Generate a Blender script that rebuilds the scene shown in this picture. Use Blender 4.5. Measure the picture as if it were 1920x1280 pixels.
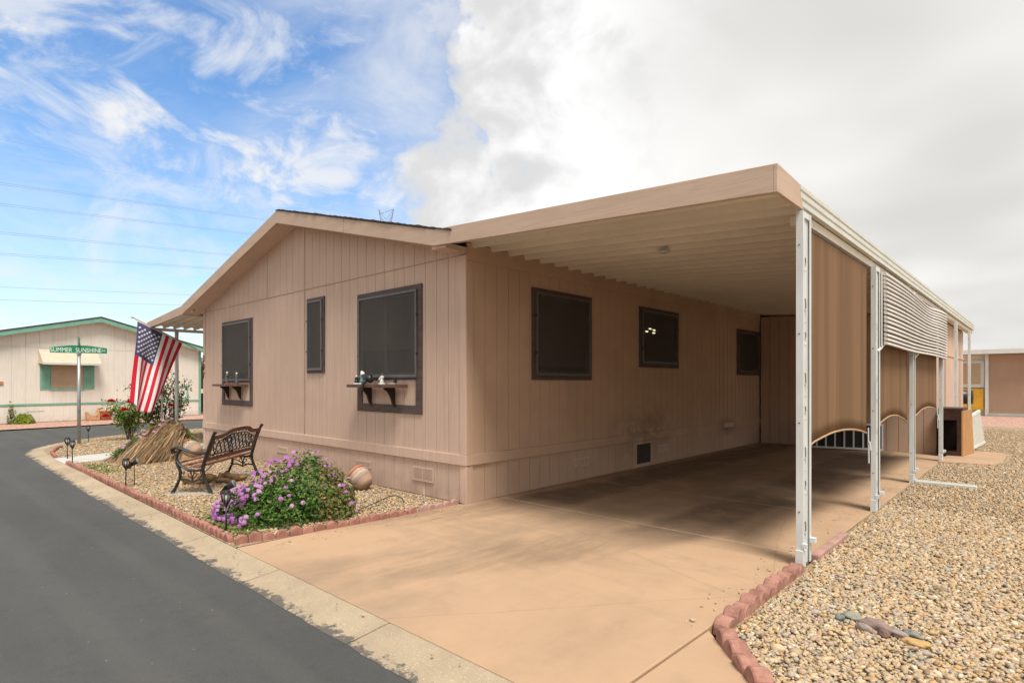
import bpy, bmesh, math, random
import numpy as np
from mathutils import Vector, Matrix
R = math.radians
random.seed(7); rng = np.random.default_rng(7)
scene = bpy.context.scene
for o in list(bpy.data.objects): bpy.data.objects.remove(o, do_unlink=True)
COL = scene.collection

# ------------------------------------------------------------------ camera
cam_data = bpy.data.cameras.new('camera'); cam = bpy.data.objects.new('camera', cam_data); COL.objects.link(cam)
cam.location = (0, 0, 1.5); cam.rotation_euler = (R(90), 0, R(42.9))
cam_data.sensor_width = 36; cam_data.lens = 1077 / 1920 * 36; cam_data.shift_y = 76 / 1920
cam_data.clip_start = 0.05; cam_data.clip_end = 3000
scene.camera = cam

# ------------------------------------------------------------------ exposure
vs = scene.view_settings
vs.view_transform = 'Standard'; vs.look = 'None'; vs.gamma = 1; vs.exposure = 0.8; vs.use_curve_mapping = False

# ------------------------------------------------------------------ world and sun
SUN_DIR = Vector((0.42, -0.20, 0.87)).normalized()          # towards the sun
world = bpy.data.worlds.new('World'); scene.world = world; world.use_nodes = True
def build_world():
    nt = world.node_tree; N = nt.nodes; L = nt.links; N.clear()
    def nd(t, **k):
        n = N.new(t)
        for a, b in k.items(): setattr(n, a, b)
        return n
    def math_(op, a, b=None, clamp=False):
        n = nd('ShaderNodeMath', operation=op, use_clamp=clamp)
        for i, v in enumerate((a, b)):
            if v is None: continue
            if isinstance(v, (int, float)): n.inputs[i].default_value = v
            else: L.new(v, n.inputs[i])
        return n.outputs[0]
    def sstep(v, lo, hi, a=0., b=1.):
        n = nd('ShaderNodeMapRange', interpolation_type='SMOOTHSTEP')
        L.new(v, n.inputs[0]); n.inputs[1].default_value = lo; n.inputs[2].default_value = hi
        n.inputs[3].default_value = a; n.inputs[4].default_value = b
        return n.outputs[0]
    def noise(vec, scale, detail=6, rough=.55, dist=0.):
        n = nd('ShaderNodeTexNoise'); L.new(vec, n.inputs['Vector'])
        n.inputs['Scale'].default_value = scale; n.inputs['Detail'].default_value = detail
        n.inputs['Roughness'].default_value = rough; n.inputs['Distortion'].default_value = dist
        return n
    def dot(vec, d):
        n = nd('ShaderNodeVectorMath', operation='DOT_PRODUCT'); L.new(vec, n.inputs[0]); n.inputs[1].default_value = d
        return n.outputs['Value']
    def mapping(vec, scale=(1, 1, 1), loc=(0, 0, 0), rot=(0, 0, 0)):
        n = nd('ShaderNodeMapping'); L.new(vec, n.inputs[0]); n.inputs['Scale'].default_value = scale
        n.inputs['Location'].default_value = loc; n.inputs['Rotation'].default_value = rot
        return n.outputs[0]
    def mixc(f, a, b):
        n = nd('ShaderNodeMix', data_type='RGBA')
        if isinstance(f, float): n.inputs[0].default_value = f
        else: L.new(f, n.inputs[0])
        for i, v in ((6, a), (7, b)):
            if isinstance(v, tuple): n.inputs[i].default_value = v
            else: L.new(v, n.inputs[i])
        return n.outputs[2]
    sky = nd('ShaderNodeTexSky', sky_type='NISHITA', sun_disc=False)
    sky.sun_elevation = math.asin(SUN_DIR.z); sky.sun_rotation = math.atan2(SUN_DIR.x, SUN_DIR.y)
    sky.air_density = 1.0; sky.dust_density = 0.6; sky.ozone_density = 1.6
    tc = nd('ShaderNodeTexCoord'); D = tc.outputs['Generated']
    sep = nd('ShaderNodeSeparateXYZ'); L.new(D, sep.inputs[0])
    up = math_('MAXIMUM', sep.outputs['Z'], 0.0)
    # project on a cloud deck so that the clouds shrink to the horizon
    den = math_('ADD', up, 0.22)
    comb = nd('ShaderNodeCombineXYZ')
    L.new(math_('DIVIDE', sep.outputs['X'], den), comb.inputs[0]); L.new(math_('DIVIDE', sep.outputs['Y'], den), comb.inputs[1])
    P = comb.outputs[0]
    # warped direction
    nw = noise(D, 2.6, 4, .55)
    wv = nd('ShaderNodeVectorMath', operation='MULTIPLY_ADD'); L.new(nw.outputs['Color'], wv.inputs[0])
    wv.inputs[1].default_value = (.30, .30, .30); L.new(D, wv.inputs[2])
    ws = nd('ShaderNodeVectorMath', operation='SUBTRACT'); L.new(wv.outputs[0], ws.inputs[0]); ws.inputs[1].default_value = (.15, .15, .15)
    W = ws.outputs[0]
    big = noise(D, 7.5, 8, .56, .25)                                    # billows
    fine = noise(P, 2.2, 6, .62, .6)
    # bank of cloud over one half of the dome
    gap = nd('ShaderNodeVectorMath', operation='NORMALIZE'); L.new(W, gap.inputs[0])
    bank = math_('SUBTRACT', math.cos(R(GAP_R)), dot(gap.outputs[0], GAP))
    edge = math_('ADD', math_('MULTIPLY', bank, 1.9), math_('MULTIPLY', math_('SUBTRACT', big.outputs['Fac'], .5), .50))
    bank_m = sstep(edge, -.02, .05)
    veil = sstep(math_('ADD', bank, math_('MULTIPLY', math_('SUBTRACT', fine.outputs['Fac'], .5), .35)), -.16, .06, 0, .72)
    # torn wisps in the open half
    wis = noise(mapping(D, (1.0, 1.0, 2.4), (3.7, 1.45, .35), (0, 0, 0)), 2.6, 7, .58, .5)
    wisp = sstep(wis.outputs['Fac'], .52, .70, 0, .7)
    wis2 = noise(mapping(D, (1.0, 1.0, 1.6), (1.2, 7.3, 0), (0, 0, 0)), 5.5, 7, .66, .8)
    wisp2 = sstep(wis2.outputs['Fac'], .46, .74, 0, .6)
    torn = noise(mapping(D, (1.0, 1.0, 1.7), (.4, 2.2, 1.3), (0, 0, 0)), 6.2, 8, .60, .7)
    def patch(az, el, ra, rb, roll, gain, soft=.45, nz=None, amp=2.1):
        C = Vector((-math.sin(R(az)) * math.cos(R(el)), math.cos(R(az)) * math.cos(R(el)), math.sin(R(el))))
        tr = Vector((math.cos(R(az)), math.sin(R(az)), 0)); tu = tr.cross(C) * 1.; cr, sr = math.cos(R(roll)), math.sin(R(roll))
        e1 = tr * cr + tu * sr; e2 = tu * cr - tr * sr
        a = math_('DIVIDE', dot(W, e1), ra); b = math_('DIVIDE', dot(W, e2), rb)
        r2 = math_('ADD', math_('MULTIPLY', a, a), math_('MULTIPLY', b, b))
        front = sstep(dot(D, C), .5, .6)
        f = math_('ADD', math_('MULTIPLY', math_('SUBTRACT', 1., r2), .30), math_('MULTIPLY', math_('SUBTRACT', (nz or torn).outputs['Fac'], .5), amp))
        return math_('MULTIPLY', sstep(f, -.05, soft, 0, gain), math_('MULTIPLY', front, sstep(r2, 1.0, 3.2, 1, 0)))
    pa = math_('MAXIMUM', patch(77, 21.3, .26, .075, -12, .97), patch(62.5, 21.5, .15, .095, -24, .85))
    pb = math_('MAXIMUM', patch(79, 28.5, .22, .045, 0, .7), patch(57, 30.5, .22, .05, 4, .65))
    cum = math_('MAXIMUM', patch(47.5, 18.0, .17, .105, -8, 1., .14, big, .9), patch(42.5, 24.5, .10, .13, 0, 1., .14, big, .9))
    cum = math_('MAXIMUM', cum, patch(44.2, 20.6, .075, .06, 0, 1., .14, big, .5))
    bank_m = math_('MAXIMUM', bank_m, cum)
    cov = math_('MAXIMUM', math_('MAXIMUM', math_('MAXIMUM', bank_m, veil), math_('MAXIMUM', wisp, wisp2)), math_('MAXIMUM', pa, pb))
    # thin milky haze low down
    haze = sstep(sep.outputs['Z'], -.02, .30, .50, .0)
    # cloud brightness: white billow tops, grey bellies, slow swell over the bank
    swell = noise(mapping(P, (1, 1, 1), (5.1, 2.2, 0)), .85, 3, .5)
    lum_a = sstep(noise(mapping(D, (1, 1, 1.2), (.03, 0, -.045)), 6.0, 7, .55, .3).outputs['Fac'], .40, .62, .60, .43)
    lum_b = sstep(swell.outputs['Fac'], .36, .66, .42, .565)
    deep = sstep(bank, .05, .30)
    lum = nd('ShaderNodeMix', data_type='FLOAT'); L.new(deep, lum.inputs[0]); L.new(lum_a, lum.inputs[2]); L.new(lum_b, lum.inputs[3])
    lumw = nd('ShaderNodeMix', data_type='FLOAT'); L.new(bank_m, lumw.inputs[0]); lumw.inputs[2].default_value = .53; L.new(lum.outputs[0], lumw.inputs[3])
    tint = mixc(deep, (1.0, 1.0, 1.0, 1), (1.0, .985, .955, 1))
    sc = nd('ShaderNodeVectorMath', operation='SCALE'); L.new(tint, sc.inputs[0]); L.new(lumw.outputs[0], sc.inputs['Scale'])
    hz = mixc(haze, sky.outputs[0], (2.6, 3.2, 3.7, 1))
    hs = nd('ShaderNodeHueSaturation'); hs.inputs['Saturation'].default_value = 1.2; hs.inputs['Value'].default_value = 1.0
    L.new(hz, hs.inputs['Color'])
    bg1 = nd('ShaderNodeBackground'); L.new(hs.outputs[0], bg1.inputs[0]); bg1.inputs[1].default_value = .13
    bg2 = nd('ShaderNodeBackground'); L.new(sc.outputs[0], bg2.inputs[0]); bg2.inputs[1].default_value = 1.0
    mx = nd('ShaderNodeMixShader'); L.new(cov, mx.inputs[0]); L.new(bg1.outputs[0], mx.inputs[1]); L.new(bg2.outputs[0], mx.inputs[2])
    out = nd('ShaderNodeOutputWorld'); L.new(mx.outputs[0], out.inputs[0])
GAP = Vector((-1.35, .26, .62)).normalized()[:]; GAP_R = 29
build_world()
sun_data = bpy.data.lights.new('sun', 'SUN'); sun = bpy.data.objects.new('sun', sun_data); COL.objects.link(sun)
sun_data.energy = 2.5; sun_data.angle = R(20); sun_data.color = (1.0, .95, .87)
sun.rotation_euler = SUN_DIR.to_track_quat('Z', 'Y').to_euler(); sun.location = (10, 5, 20)

# ------------------------------------------------------------------ helpers
def link(o):
    COL.objects.link(o); return o
def tag(o, label=None, cat=None, group=None, kind=None):
    if label: o['label'] = label
    if cat: o['category'] = cat
    if group: o['group'] = group
    if kind: o['kind'] = kind
    return o
def thing(name, label, cat, loc=(0, 0, 0), rz=0., group=None):
    o = link(bpy.data.objects.new(name, None)); o.location = loc; o.rotation_euler = (0, 0, rz)
    o.empty_display_size = .2
    return tag(o, label, cat, group)
class MB:
    def __init__(s): s.v = []; s.f = []; s.mi = []
    def add(s, v, f, m=0):
        b = len(s.v); s.v += [tuple(p) for p in v]; s.f += [tuple(i + b for i in q) for q in f]; s.mi += [m] * len(f); return s
    def box(s, x0, x1, y0, y1, z0, z1, m=0):
        v = [(x0,y0,z0),(x1,y0,z0),(x1,y1,z0),(x0,y1,z0),(x0,y0,z1),(x1,y0,z1),(x1,y1,z1),(x0,y1,z1)]
        return s.add(v, [(3,2,1,0),(4,5,6,7),(0,1,5,4),(1,2,6,5),(2,3,7,6),(3,0,4,7)], m)
    def prism(s, pts, a, b, fn, m=0):
        """2-D polygon pts extruded from a to b; fn(p, q, t) -> 3-D."""
        n = len(pts); v = [fn(p[0], p[1], a) for p in pts] + [fn(p[0], p[1], b) for p in pts]
        f = [tuple(range(n - 1, -1, -1)), tuple(range(n, 2 * n))] + [(i, (i + 1) % n, n + (i + 1) % n, n + i) for i in range(n)]
        return s.add(v, f, m)
    def tube(s, path, r, n=6, m=0, flat=1., cap=True):
        path = [Vector(p) for p in path]; rs = r if isinstance(r, (list, tuple)) else [r] * len(path)
        v = []; f = []; ref = Vector((0, 0, 1))
        for i, p in enumerate(path):
            t = (path[min(i + 1, len(path) - 1)] - path[max(i - 1, 0)]).normalized()
            a = ref - t * ref.dot(t)
            if a.length < .15:
                ref = Vector((1, 0, 0)) if abs(t.x) < .8 else Vector((0, 1, 0)); a = ref - t * ref.dot(t)
            a.normalize(); b = t.cross(a); ref = a
            for k in range(n):
                w = 2 * math.pi * k / n
                v.append(p + a * (math.cos(w) * rs[i]) + b * (math.sin(w) * rs[i] * flat))
        for i in range(len(path) - 1):
            for k in range(n): f.append((i*n+k, i*n+(k+1) % n, (i+1)*n+(k+1) % n, (i+1)*n+k))
        if cap: f.append(tuple(range(n - 1, -1, -1))); f.append(tuple((len(path) - 1) * n + k for k in range(n)))
        return s.add(v, f, m)
    def lathe(s, prof, n=16, M=None, m=0):
        v = []; f = []
        for r, z in prof:
            for k in range(n):
                w = 2 * math.pi * k / n; v.append(Vector((r * math.cos(w), r * math.sin(w), z)))
        for i in range(len(prof) - 1):
            for k in range(n): f.append((i*n+k, i*n+(k+1) % n, (i+1)*n+(k+1) % n, (i+1)*n+k))
        f.append(tuple(range(n - 1, -1, -1))); f.append(tuple((len(prof) - 1) * n + k for k in range(n)))
        if M is not None: v = [M @ p for p in v]
        return s.add(v, f, m)
    def mesh(s, name, mats, smooth=False, recalc=True):
        me = bpy.data.meshes.new(name); me.from_pydata(s.v, [], s.f)
        mats = mats if isinstance(mats, (list, tuple)) else [mats]
        for q in mats: me.materials.append(q)
        me.polygons.foreach_set('material_index', s.mi)
        if recalc:
            bm = bmesh.new(); bm.from_mesh(me); bmesh.ops.recalc_face_normals(bm, faces=bm.faces); bm.to_mesh(me); bm.free()
        if smooth: me.polygons.foreach_set('use_smooth', [True] * len(me.polygons)); 
        me.update(); return me
    def build(s, name, mats, parent=None, smooth=False, wc=True, bevel=0., auto=None):
        me = s.mesh(name, mats, smooth)
        o = link(bpy.data.objects.new(name, me))
        if parent is not None: child(o, parent, wc)
        if bevel:
            md = o.modifiers.new('bevel', 'BEVEL'); md.width = bevel; md.segments = 2; md.limit_method = 'ANGLE'; md.angle_limit = R(40)
        if auto: sharp(me, auto)
        return o
def sharp(me, ang):
    me.polygons.foreach_set('use_smooth', [True] * len(me.polygons))
    me.set_sharp_from_angle(angle=R(ang))
def wmat(o):
    m = Matrix.Translation(o.location) @ o.rotation_euler.to_matrix().to_4x4()
    if o.parent: m = wmat(o.parent) @ o.matrix_parent_inverse @ m
    return m
def child(o, p, wc=True):
    o.parent = p
    if wc: o.matrix_parent_inverse = wmat(p).inverted()
def dup(root, loc, rz=None, label=None):
    c = root.copy(); link(c); c.location = loc
    if rz is not None: c.rotation_euler = (0, 0, rz)
    if label: c['label'] = label
    for ch in list(root.children):
        d = ch.copy(); link(d); d.parent = c
        for g in list(ch.children):
            e = g.copy(); link(e); e.parent = d
    return c
def inst(me, name, loc, parent, wc=True, rz=0.):
    o = link(bpy.data.objects.new(name, me)); o.location = loc; o.rotation_euler = (0, 0, rz); child(o, parent, wc); return o
XZ = lambda p, q, t: (p, t, q)          # polygon in X,Z extruded along Y
YZ = lambda p, q, t: (t, p, q)          # polygon in Y,Z extruded along X
XY = lambda p, q, t: (p, q, t)

# ------------------------------------------------------------------ materials
class NT:
    def __init__(s, name):
        s.m = bpy.data.materials.new(name); s.m.use_nodes = True; s.t = s.m.node_tree; s.t.nodes.clear()
        s.out = s.n('ShaderNodeOutputMaterial'); s.bs = s.n('ShaderNodeBsdfPrincipled'); s.l(s.bs.outputs[0], s.out.inputs[0])
        g = s.n('ShaderNodeNewGeometry'); s.pos = g.outputs['Position']; s.geo = g
    def n(s, t, **k):
        q = s.t.nodes.new(t)
        for a, b in k.items(): setattr(q, a, b)
        return q
    def l(s, a, b): s.t.links.new(a, b)
    def set(s, i, v):
        if hasattr(v, 'default_value') or hasattr(v, 'is_output'): s.l(v, i)
        else: i.default_value = v
    def map(s, vec, scale=(1, 1, 1), loc=(0, 0, 0), rot=(0, 0, 0)):
        q = s.n('ShaderNodeMapping'); s.l(vec, q.inputs[0]); q.inputs['Scale'].default_value = scale
        q.inputs['Location'].default_value = loc; q.inputs['Rotation'].default_value = rot; return q.outputs[0]
    def noise(s, vec, scale, detail=4, rough=.55, dist=0., col=False):
        q = s.n('ShaderNodeTexNoise'); s.l(vec, q.inputs['Vector']); q.inputs['Scale'].default_value = scale
        q.inputs['Detail'].default_value = detail; q.inputs['Roughness'].default_value = rough; q.inputs['Distortion'].default_value = dist
        return q.outputs['Color' if col else 'Fac']
    def rng(s, v, lo, hi, a=0., b=1., smooth=True):
        q = s.n('ShaderNodeMapRange'); q.interpolation_type = 'SMOOTHSTEP' if smooth else 'LINEAR'
        s.l(v, q.inputs[0])
        for i, w in enumerate((lo, hi, a, b)): q.inputs[i + 1].default_value = w
        return q.outputs[0]
    def math(s, op, a, b=0., clamp=False):
        q = s.n('ShaderNodeMath', operation=op, use_clamp=clamp); s.set(q.inputs[0], a); s.set(q.inputs[1], b); return q.outputs[0]
    def mix(s, f, a, b, mode='MIX'):
        q = s.n('ShaderNodeMix', data_type='RGBA', blend_type=mode); s.set(q.inputs[0], f)
        s.set(q.inputs[6], a if not isinstance(a, tuple) else c4(a)); s.set(q.inputs[7], b if not isinstance(b, tuple) else c4(b)); return q.outputs[2]
    def sep(s, v):
        q = s.n('ShaderNodeSeparateXYZ'); s.l(v, q.inputs[0]); return q.outputs
    def bump(s, h, strength=.3, dist=.01):
        q = s.n('ShaderNodeBump'); s.l(h, q.inputs['Height']); q.inputs['Strength'].default_value = strength; q.inputs['Distance'].default_value = dist
        s.l(q.outputs[0], s.bs.inputs['Normal'])
    def fin(s, col=None, rough=.8, spec=.3, metal=0.):
        if col is not None: s.set(s.bs.inputs['Base Color'], c4(col) if isinstance(col, tuple) else col)
        s.set(s.bs.inputs['Roughness'], rough); s.bs.inputs['Specular IOR Level'].default_value = spec; s.bs.inputs['Metallic'].default_value = metal
        return s.m
def c4(c): return (c[0], c[1], c[2], 1.)
def mul(c, k): return (c[0] * k, c[1] * k, c[2] * k)
def plain(name, col, rough=.7, var=.10, scale=4., bump=0., bscale=80., spec=.3, metal=0., stretch=(1, 1, 1), bdist=.004):
    t = NT(name); p = t.map(t.pos, stretch)
    f = t.rng(t.noise(p, scale, 5, .6), .3, .7)
    c = t.mix(f, mul(col, 1 - var), mul(col, 1 + var))
    if bump: t.bump(t.noise(p, bscale, 4, .6), bump, bdist)
    return t.fin(c, rough, spec, metal)

WALL = (.605, .44, .35)
def siding(name, col, groove_tone=1.):
    t = NT(name)
    a = t.rng(t.noise(t.pos, .9, 5, .6), .3, .7); st = t.noise(t.map(t.pos, (30, 30, 1.2)), 1.0, 5, .65)
    c = t.mix(a, mul(col, .93), mul(col, 1.06)); c = t.mix(t.rng(st, .35, .7), c, t.mix(.8, c, mul(col, .86)))
    z = t.sep(t.pos)[2]
    splash = t.math('MULTIPLY', t.rng(z, .03, .34, 1, 0), t.rng(t.noise(t.pos, 3.2, 5, .7), .35, .7))
    c = t.mix(t.math('MULTIPLY', splash, .62), c, mul(col, .60))
    t.bump(t.noise(t.map(t.pos, (60, 60, 4)), 1.0, 6, .7), .35, .004)
    return t.fin(c, .82, .22)
M = {}
M['siding'] = siding('painted_tan_siding', WALL)
M['core'] = plain('groove_shadow_paint', mul(WALL, .62), .9, .08)
M['trim'] = siding('painted_tan_trim', mul(WALL, 1.05))
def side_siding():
    t = NT('painted_tan_siding_shaded_scuffed'); col = (.51, .355, .255)  # same tan house paint, base darkened: carport shade put into the colour
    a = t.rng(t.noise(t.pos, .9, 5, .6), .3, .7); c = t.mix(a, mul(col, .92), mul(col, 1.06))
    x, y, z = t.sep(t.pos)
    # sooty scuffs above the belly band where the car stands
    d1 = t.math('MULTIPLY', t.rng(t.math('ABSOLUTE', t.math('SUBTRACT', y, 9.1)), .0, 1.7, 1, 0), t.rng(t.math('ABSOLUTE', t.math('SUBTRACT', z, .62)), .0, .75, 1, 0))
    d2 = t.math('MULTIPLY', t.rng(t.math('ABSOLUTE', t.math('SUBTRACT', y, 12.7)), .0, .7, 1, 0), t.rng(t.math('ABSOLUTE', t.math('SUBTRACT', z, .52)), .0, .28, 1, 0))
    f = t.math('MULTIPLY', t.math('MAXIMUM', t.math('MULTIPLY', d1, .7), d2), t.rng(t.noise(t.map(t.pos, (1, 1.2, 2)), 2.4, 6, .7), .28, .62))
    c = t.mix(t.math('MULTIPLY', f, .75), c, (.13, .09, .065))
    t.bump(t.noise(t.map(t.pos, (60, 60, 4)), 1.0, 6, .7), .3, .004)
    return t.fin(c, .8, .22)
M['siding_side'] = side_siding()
def grain_wood():
    t = NT('painted_woodgrain_fascia'); col = (.53, .39, .30)
    p = t.map(t.pos, (1.0, 1.0, 6.0)); n1 = t.noise(p, 1.6, 3, .5)
    g = t.noise(t.map(t.pos, (1.3, 1.3, 26)), 1.0, 5, .62, 1.4)
    c = t.mix(t.rng(n1, .3, .7), mul(col, .95), mul(col, 1.05)); c = t.mix(t.rng(g, .30, .48, .42, 0), c, mul(col, .70))
    t.bump(g, .25, .006); return t.fin(c, .75, .25)
M['fascia'] = grain_wood()
M['shingle'] = plain('dark_brown_asphalt_shingle', (.075, .05, .042), .95, .25, 30, .6, 150, .2)
M['soffit'] = plain('painted_soffit', mul(WALL, .98), .85, .06, 2)
M['pan'] = plain('beige_enamelled_aluminium', (.74, .67, .56), .5, .05, 1.4, 0, spec=.4)
M['gutter'] = plain('cream_enamelled_gutter', (.62, .615, .55), .42, .05, 3, spec=.45)
def post_paint():
    t = NT('weathered_white_post_paint'); col = (.63, .655, .645)
    c = t.mix(t.rng(t.noise(t.map(t.pos, (6, 6, 1.5)), 1.6, 5, .6), .3, .7), mul(col, .9), mul(col, 1.06))
    rust = t.rng(t.noise(t.map(t.pos, (9, 9, 5)), 2.3, 6, .7), .70, .78)
    c = t.mix(rust, c, (.36, .30, .22)); return t.fin(c, .45, .4)
M['post'] = post_paint()
M['slot'] = plain('slot_bare_metal', (.16, .14, .12), .6, .3, 30)
M['brown'] = plain('dark_brown_window_trim', (.095, .066, .060), .6, .18, 3, .3, 60, .3, stretch=(1, 1, 6))
M['brown2'] = plain('bronze_screen_frame', (.10, .10, .105), .4, .1, 5, spec=.5)
M['inside'] = plain('dim_room_behind_window', (.055, .047, .042), .8, .3, 2)
M['sash'] = plain('grey_sash', (.30, .285, .27), .5, .1)
M['blind'] = plain('drawn_blind', (.20, .165, .13), .7, .2, 2)
def screen_mat():
    t = NT('charcoal_sun_screen'); t.bs.inputs['Roughness'].default_value = .6
    st = t.noise(t.map(t.pos, (14, 14, .9)), 1., 5, .6); sm = t.noise(t.pos, 3.1, 5, .65, 1.2)
    c = t.mix(t.rng(st, .3, .7), (.066, .057, .051), (.092, .081, .071)); c = t.mix(t.rng(sm, .52, .8, 0, .5), c, (.15, .135, .115))
    t.set(t.bs.inputs['Base Color'], c); t.bs.inputs['Specular IOR Level'].default_value = .35
    tr = t.n('ShaderNodeBsdfTransparent'); mx = t.n('ShaderNodeMixShader'); mx.inputs[0].default_value = .52
    t.l(tr.outputs[0], mx.inputs[1]); t.l(t.bs.outputs[0], mx.inputs[2]); t.l(mx.outputs[0], t.out.inputs[0]); return t.m
M['screen'] = screen_mat()
def emit(name, col, s):
    t = NT(name); t.bs.inputs['Emission Color'].default_value = c4(col); t.bs.inputs['Emission Strength'].default_value = s; return t.fin(col, .5)
M['bulb'] = emit('lit_lamp_bulb', (1., .86, .55), 3.0)
def drive_mat():
    t = NT('tan_painted_concrete'); col = (.475, .315, .198)
    x, y, z = t.sep(t.pos)
    n1 = t.noise(t.pos, .55, 5, .6); n2 = t.noise(t.pos, 3.2, 6, .65); fine = t.noise(t.pos, 220, 3, .6)
    c = t.mix(t.rng(n1, .3, .7), mul(col, .92), mul(col, 1.07)); c = t.mix(t.rng(n2, .45, .8, 0, .6), c, mul(col, .76))
    c = t.mix(t.rng(fine, .35, .7, 0, .16), c, mul(col, .55))
    # tyre tracks and drips, with the carport's shade painted into the same dark mask
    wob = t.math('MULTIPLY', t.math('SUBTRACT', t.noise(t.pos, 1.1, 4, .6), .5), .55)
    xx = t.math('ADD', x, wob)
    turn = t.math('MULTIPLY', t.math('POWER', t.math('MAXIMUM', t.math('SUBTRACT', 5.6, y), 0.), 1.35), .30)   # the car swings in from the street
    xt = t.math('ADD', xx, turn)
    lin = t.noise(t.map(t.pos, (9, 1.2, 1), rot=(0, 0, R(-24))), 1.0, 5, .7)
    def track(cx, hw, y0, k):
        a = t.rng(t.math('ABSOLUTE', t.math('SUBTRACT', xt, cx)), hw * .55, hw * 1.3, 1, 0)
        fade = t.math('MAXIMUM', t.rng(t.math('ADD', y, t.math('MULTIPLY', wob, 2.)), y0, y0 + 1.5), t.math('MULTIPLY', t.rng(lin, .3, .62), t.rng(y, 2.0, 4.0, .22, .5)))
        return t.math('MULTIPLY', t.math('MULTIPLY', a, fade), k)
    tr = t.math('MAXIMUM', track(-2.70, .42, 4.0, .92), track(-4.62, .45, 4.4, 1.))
    tr = t.math('MAXIMUM', tr, t.math('MULTIPLY', t.rng(t.math('ADD', y, t.math('MULTIPLY', wob, 3.)), 4.4, 7.5), .50))  # whole floor painted darker inward from the roof's front edge, as shade
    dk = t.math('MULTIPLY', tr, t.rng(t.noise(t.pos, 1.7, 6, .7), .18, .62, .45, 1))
    x0 = t.rng(x, -2.15, -1.75, 1, 0)  # painted edge of the sun strip that falls in below the curtains
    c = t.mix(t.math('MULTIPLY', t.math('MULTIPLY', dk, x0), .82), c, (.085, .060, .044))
    # soft driving film from the street inwards
    film = t.math('MULTIPLY', t.rng(t.math('ABSOLUTE', t.math('SUBTRACT', xx, -3.75)), .3, 1.2, 1, 0), t.rng(t.noise(t.map(t.pos, (1.3, .6, 1)), 1.3, 5, .65), .34, .66, 0, .5))
    c = t.mix(film, c, (.21, .16, .115))
    sm = t.noise(t.map(t.pos, (.9, 3.4, 1), rot=(0, 0, R(38))), .8, 6, .66, .6)
    c = t.mix(t.math('MULTIPLY', t.rng(sm, .44, .68, 0, .22), t.rng(y, 2.3, 4.2)), c, (.19, .145, .10))
    sm2 = t.noise(t.map(t.pos, (1.2, .35, 1), rot=(0, 0, R(-14))), 1.1, 6, .68)
    c = t.mix(t.rng(sm2, .5, .72, 0, .3), c, mul(col, .62)); c = t.mix(t.rng(sm2, .28, .44, .28, 0), c, mul(col, 1.16))
    chips = t.rng(t.noise(t.map(t.pos, (1, 1, 1), (9, 3, 0)), 2.6, 8, .75), .705, .735)
    c = t.mix(t.math('MULTIPLY', chips, .8), c, (.60, .55, .46))
    crk = t.n('ShaderNodeTexVoronoi', feature='DISTANCE_TO_EDGE'); t.l(t.map(t.mix(.12, t.pos, t.noise(t.pos, 2, 4, .6, col=True))), crk.inputs['Vector']); crk.inputs['Scale'].default_value = .42
    c = t.mix(t.rng(crk.outputs['Distance'], .0, .0035, .35, 0), c, (.25, .16, .09))
    t.bump(t.noise(t.pos, 140, 4, .7), .16, .003)
    return t.fin(c, t.rng(n2, .3, .7, .62, .8), .3)
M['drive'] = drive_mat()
M['joint'] = plain('joint_filler', (.50, .375, .255), .95, .2, 20)
def asphalt():
    t = NT('seal_coated_asphalt'); n1 = t.noise(t.map(t.pos, (.35, 1.1, 1), rot=(0, 0, R(8))), .9, 6, .62); f = t.noise(t.pos, 260, 3, .6); n3 = t.noise(t.pos, 9, 5, .6)
    c = t.mix(t.rng(n1, .3, .7), (.054, .055, .053), (.078, .078, .075)); c = t.mix(t.rng(f, .3, .72, 0, .5), c, (.105, .103, .098))
    c = t.mix(t.rng(n3, .5, .8, 0, .3), c, (.042, .041, .04)); ag = t.noise(t.pos, 95, 3, .7); c = t.mix(t.rng(ag, .56, .72, 0, .5), c, (.12, .117, .11)); c = t.mix(t.rng(ag, .28, .42, .5, 0), c, (.03, .03, .03))
    sw = t.n('ShaderNodeTexWave', wave_type='BANDS', bands_direction='Y'); t.l(t.map(t.pos, (.12, 1, 1), rot=(0, 0, R(-6))), sw.inputs['Vector']); sw.inputs['Scale'].default_value = .55
    sw.inputs['Distortion'].default_value = 3.5; sw.inputs['Detail'].default_value = 3
    c = t.mix(t.rng(sw.outputs['Fac'], .6, 1, 0, .12), c, (.13, .125, .112))
    sp = t.noise(t.pos, 38, 2, .5); c = t.mix(t.rng(sp, .765, .79), c, (.40, .38, .34))
    t.bump(f, .5, .004); return t.fin(c, .86, .25)
M['asphalt'] = asphalt()
def curb_mat():
    t = NT('old_curb_concrete'); x, y, z = t.sep(t.pos); col = (.405, .32, .22)
    c = t.mix(t.rng(t.noise(t.pos, 1.3, 6, .65), .3, .7), mul(col, .84), mul(col, 1.12)); sp = t.noise(t.pos, 130, 3, .7)
    c = t.mix(t.rng(sp, .52, .75, 0, .7), c, (.20, .16, .12)); c = t.mix(t.rng(t.noise(t.pos, 85, 2, .6), .62, .7, 0, .6), c, (.68, .60, .48))
    # seal coat smeared over the street side lip
    n = t.noise(t.map(t.pos, (1.4, 1.4, 1)), 3.4, 7, .68); e = t.noise(t.pos, 22, 4, .7)
    lip = t.math('ADD', z, t.math('ADD', t.math('MULTIPLY', t.math('SUBTRACT', n, .5), .034), t.math('MULTIPLY', t.math('SUBTRACT', e, .5), .022)))
    c = t.mix(t.rng(lip, -.0300, -.0255, .92, 0), c, (.10, .093, .085))
    t.bump(sp, .55, .006); return t.fin(c, .88, .22)
M['curb'] = curb_mat()
M['walk'] = plain('pale_grey_walk_concrete', (.50, .49, .455), .85, .07, 2.5, .25, 120)
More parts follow.
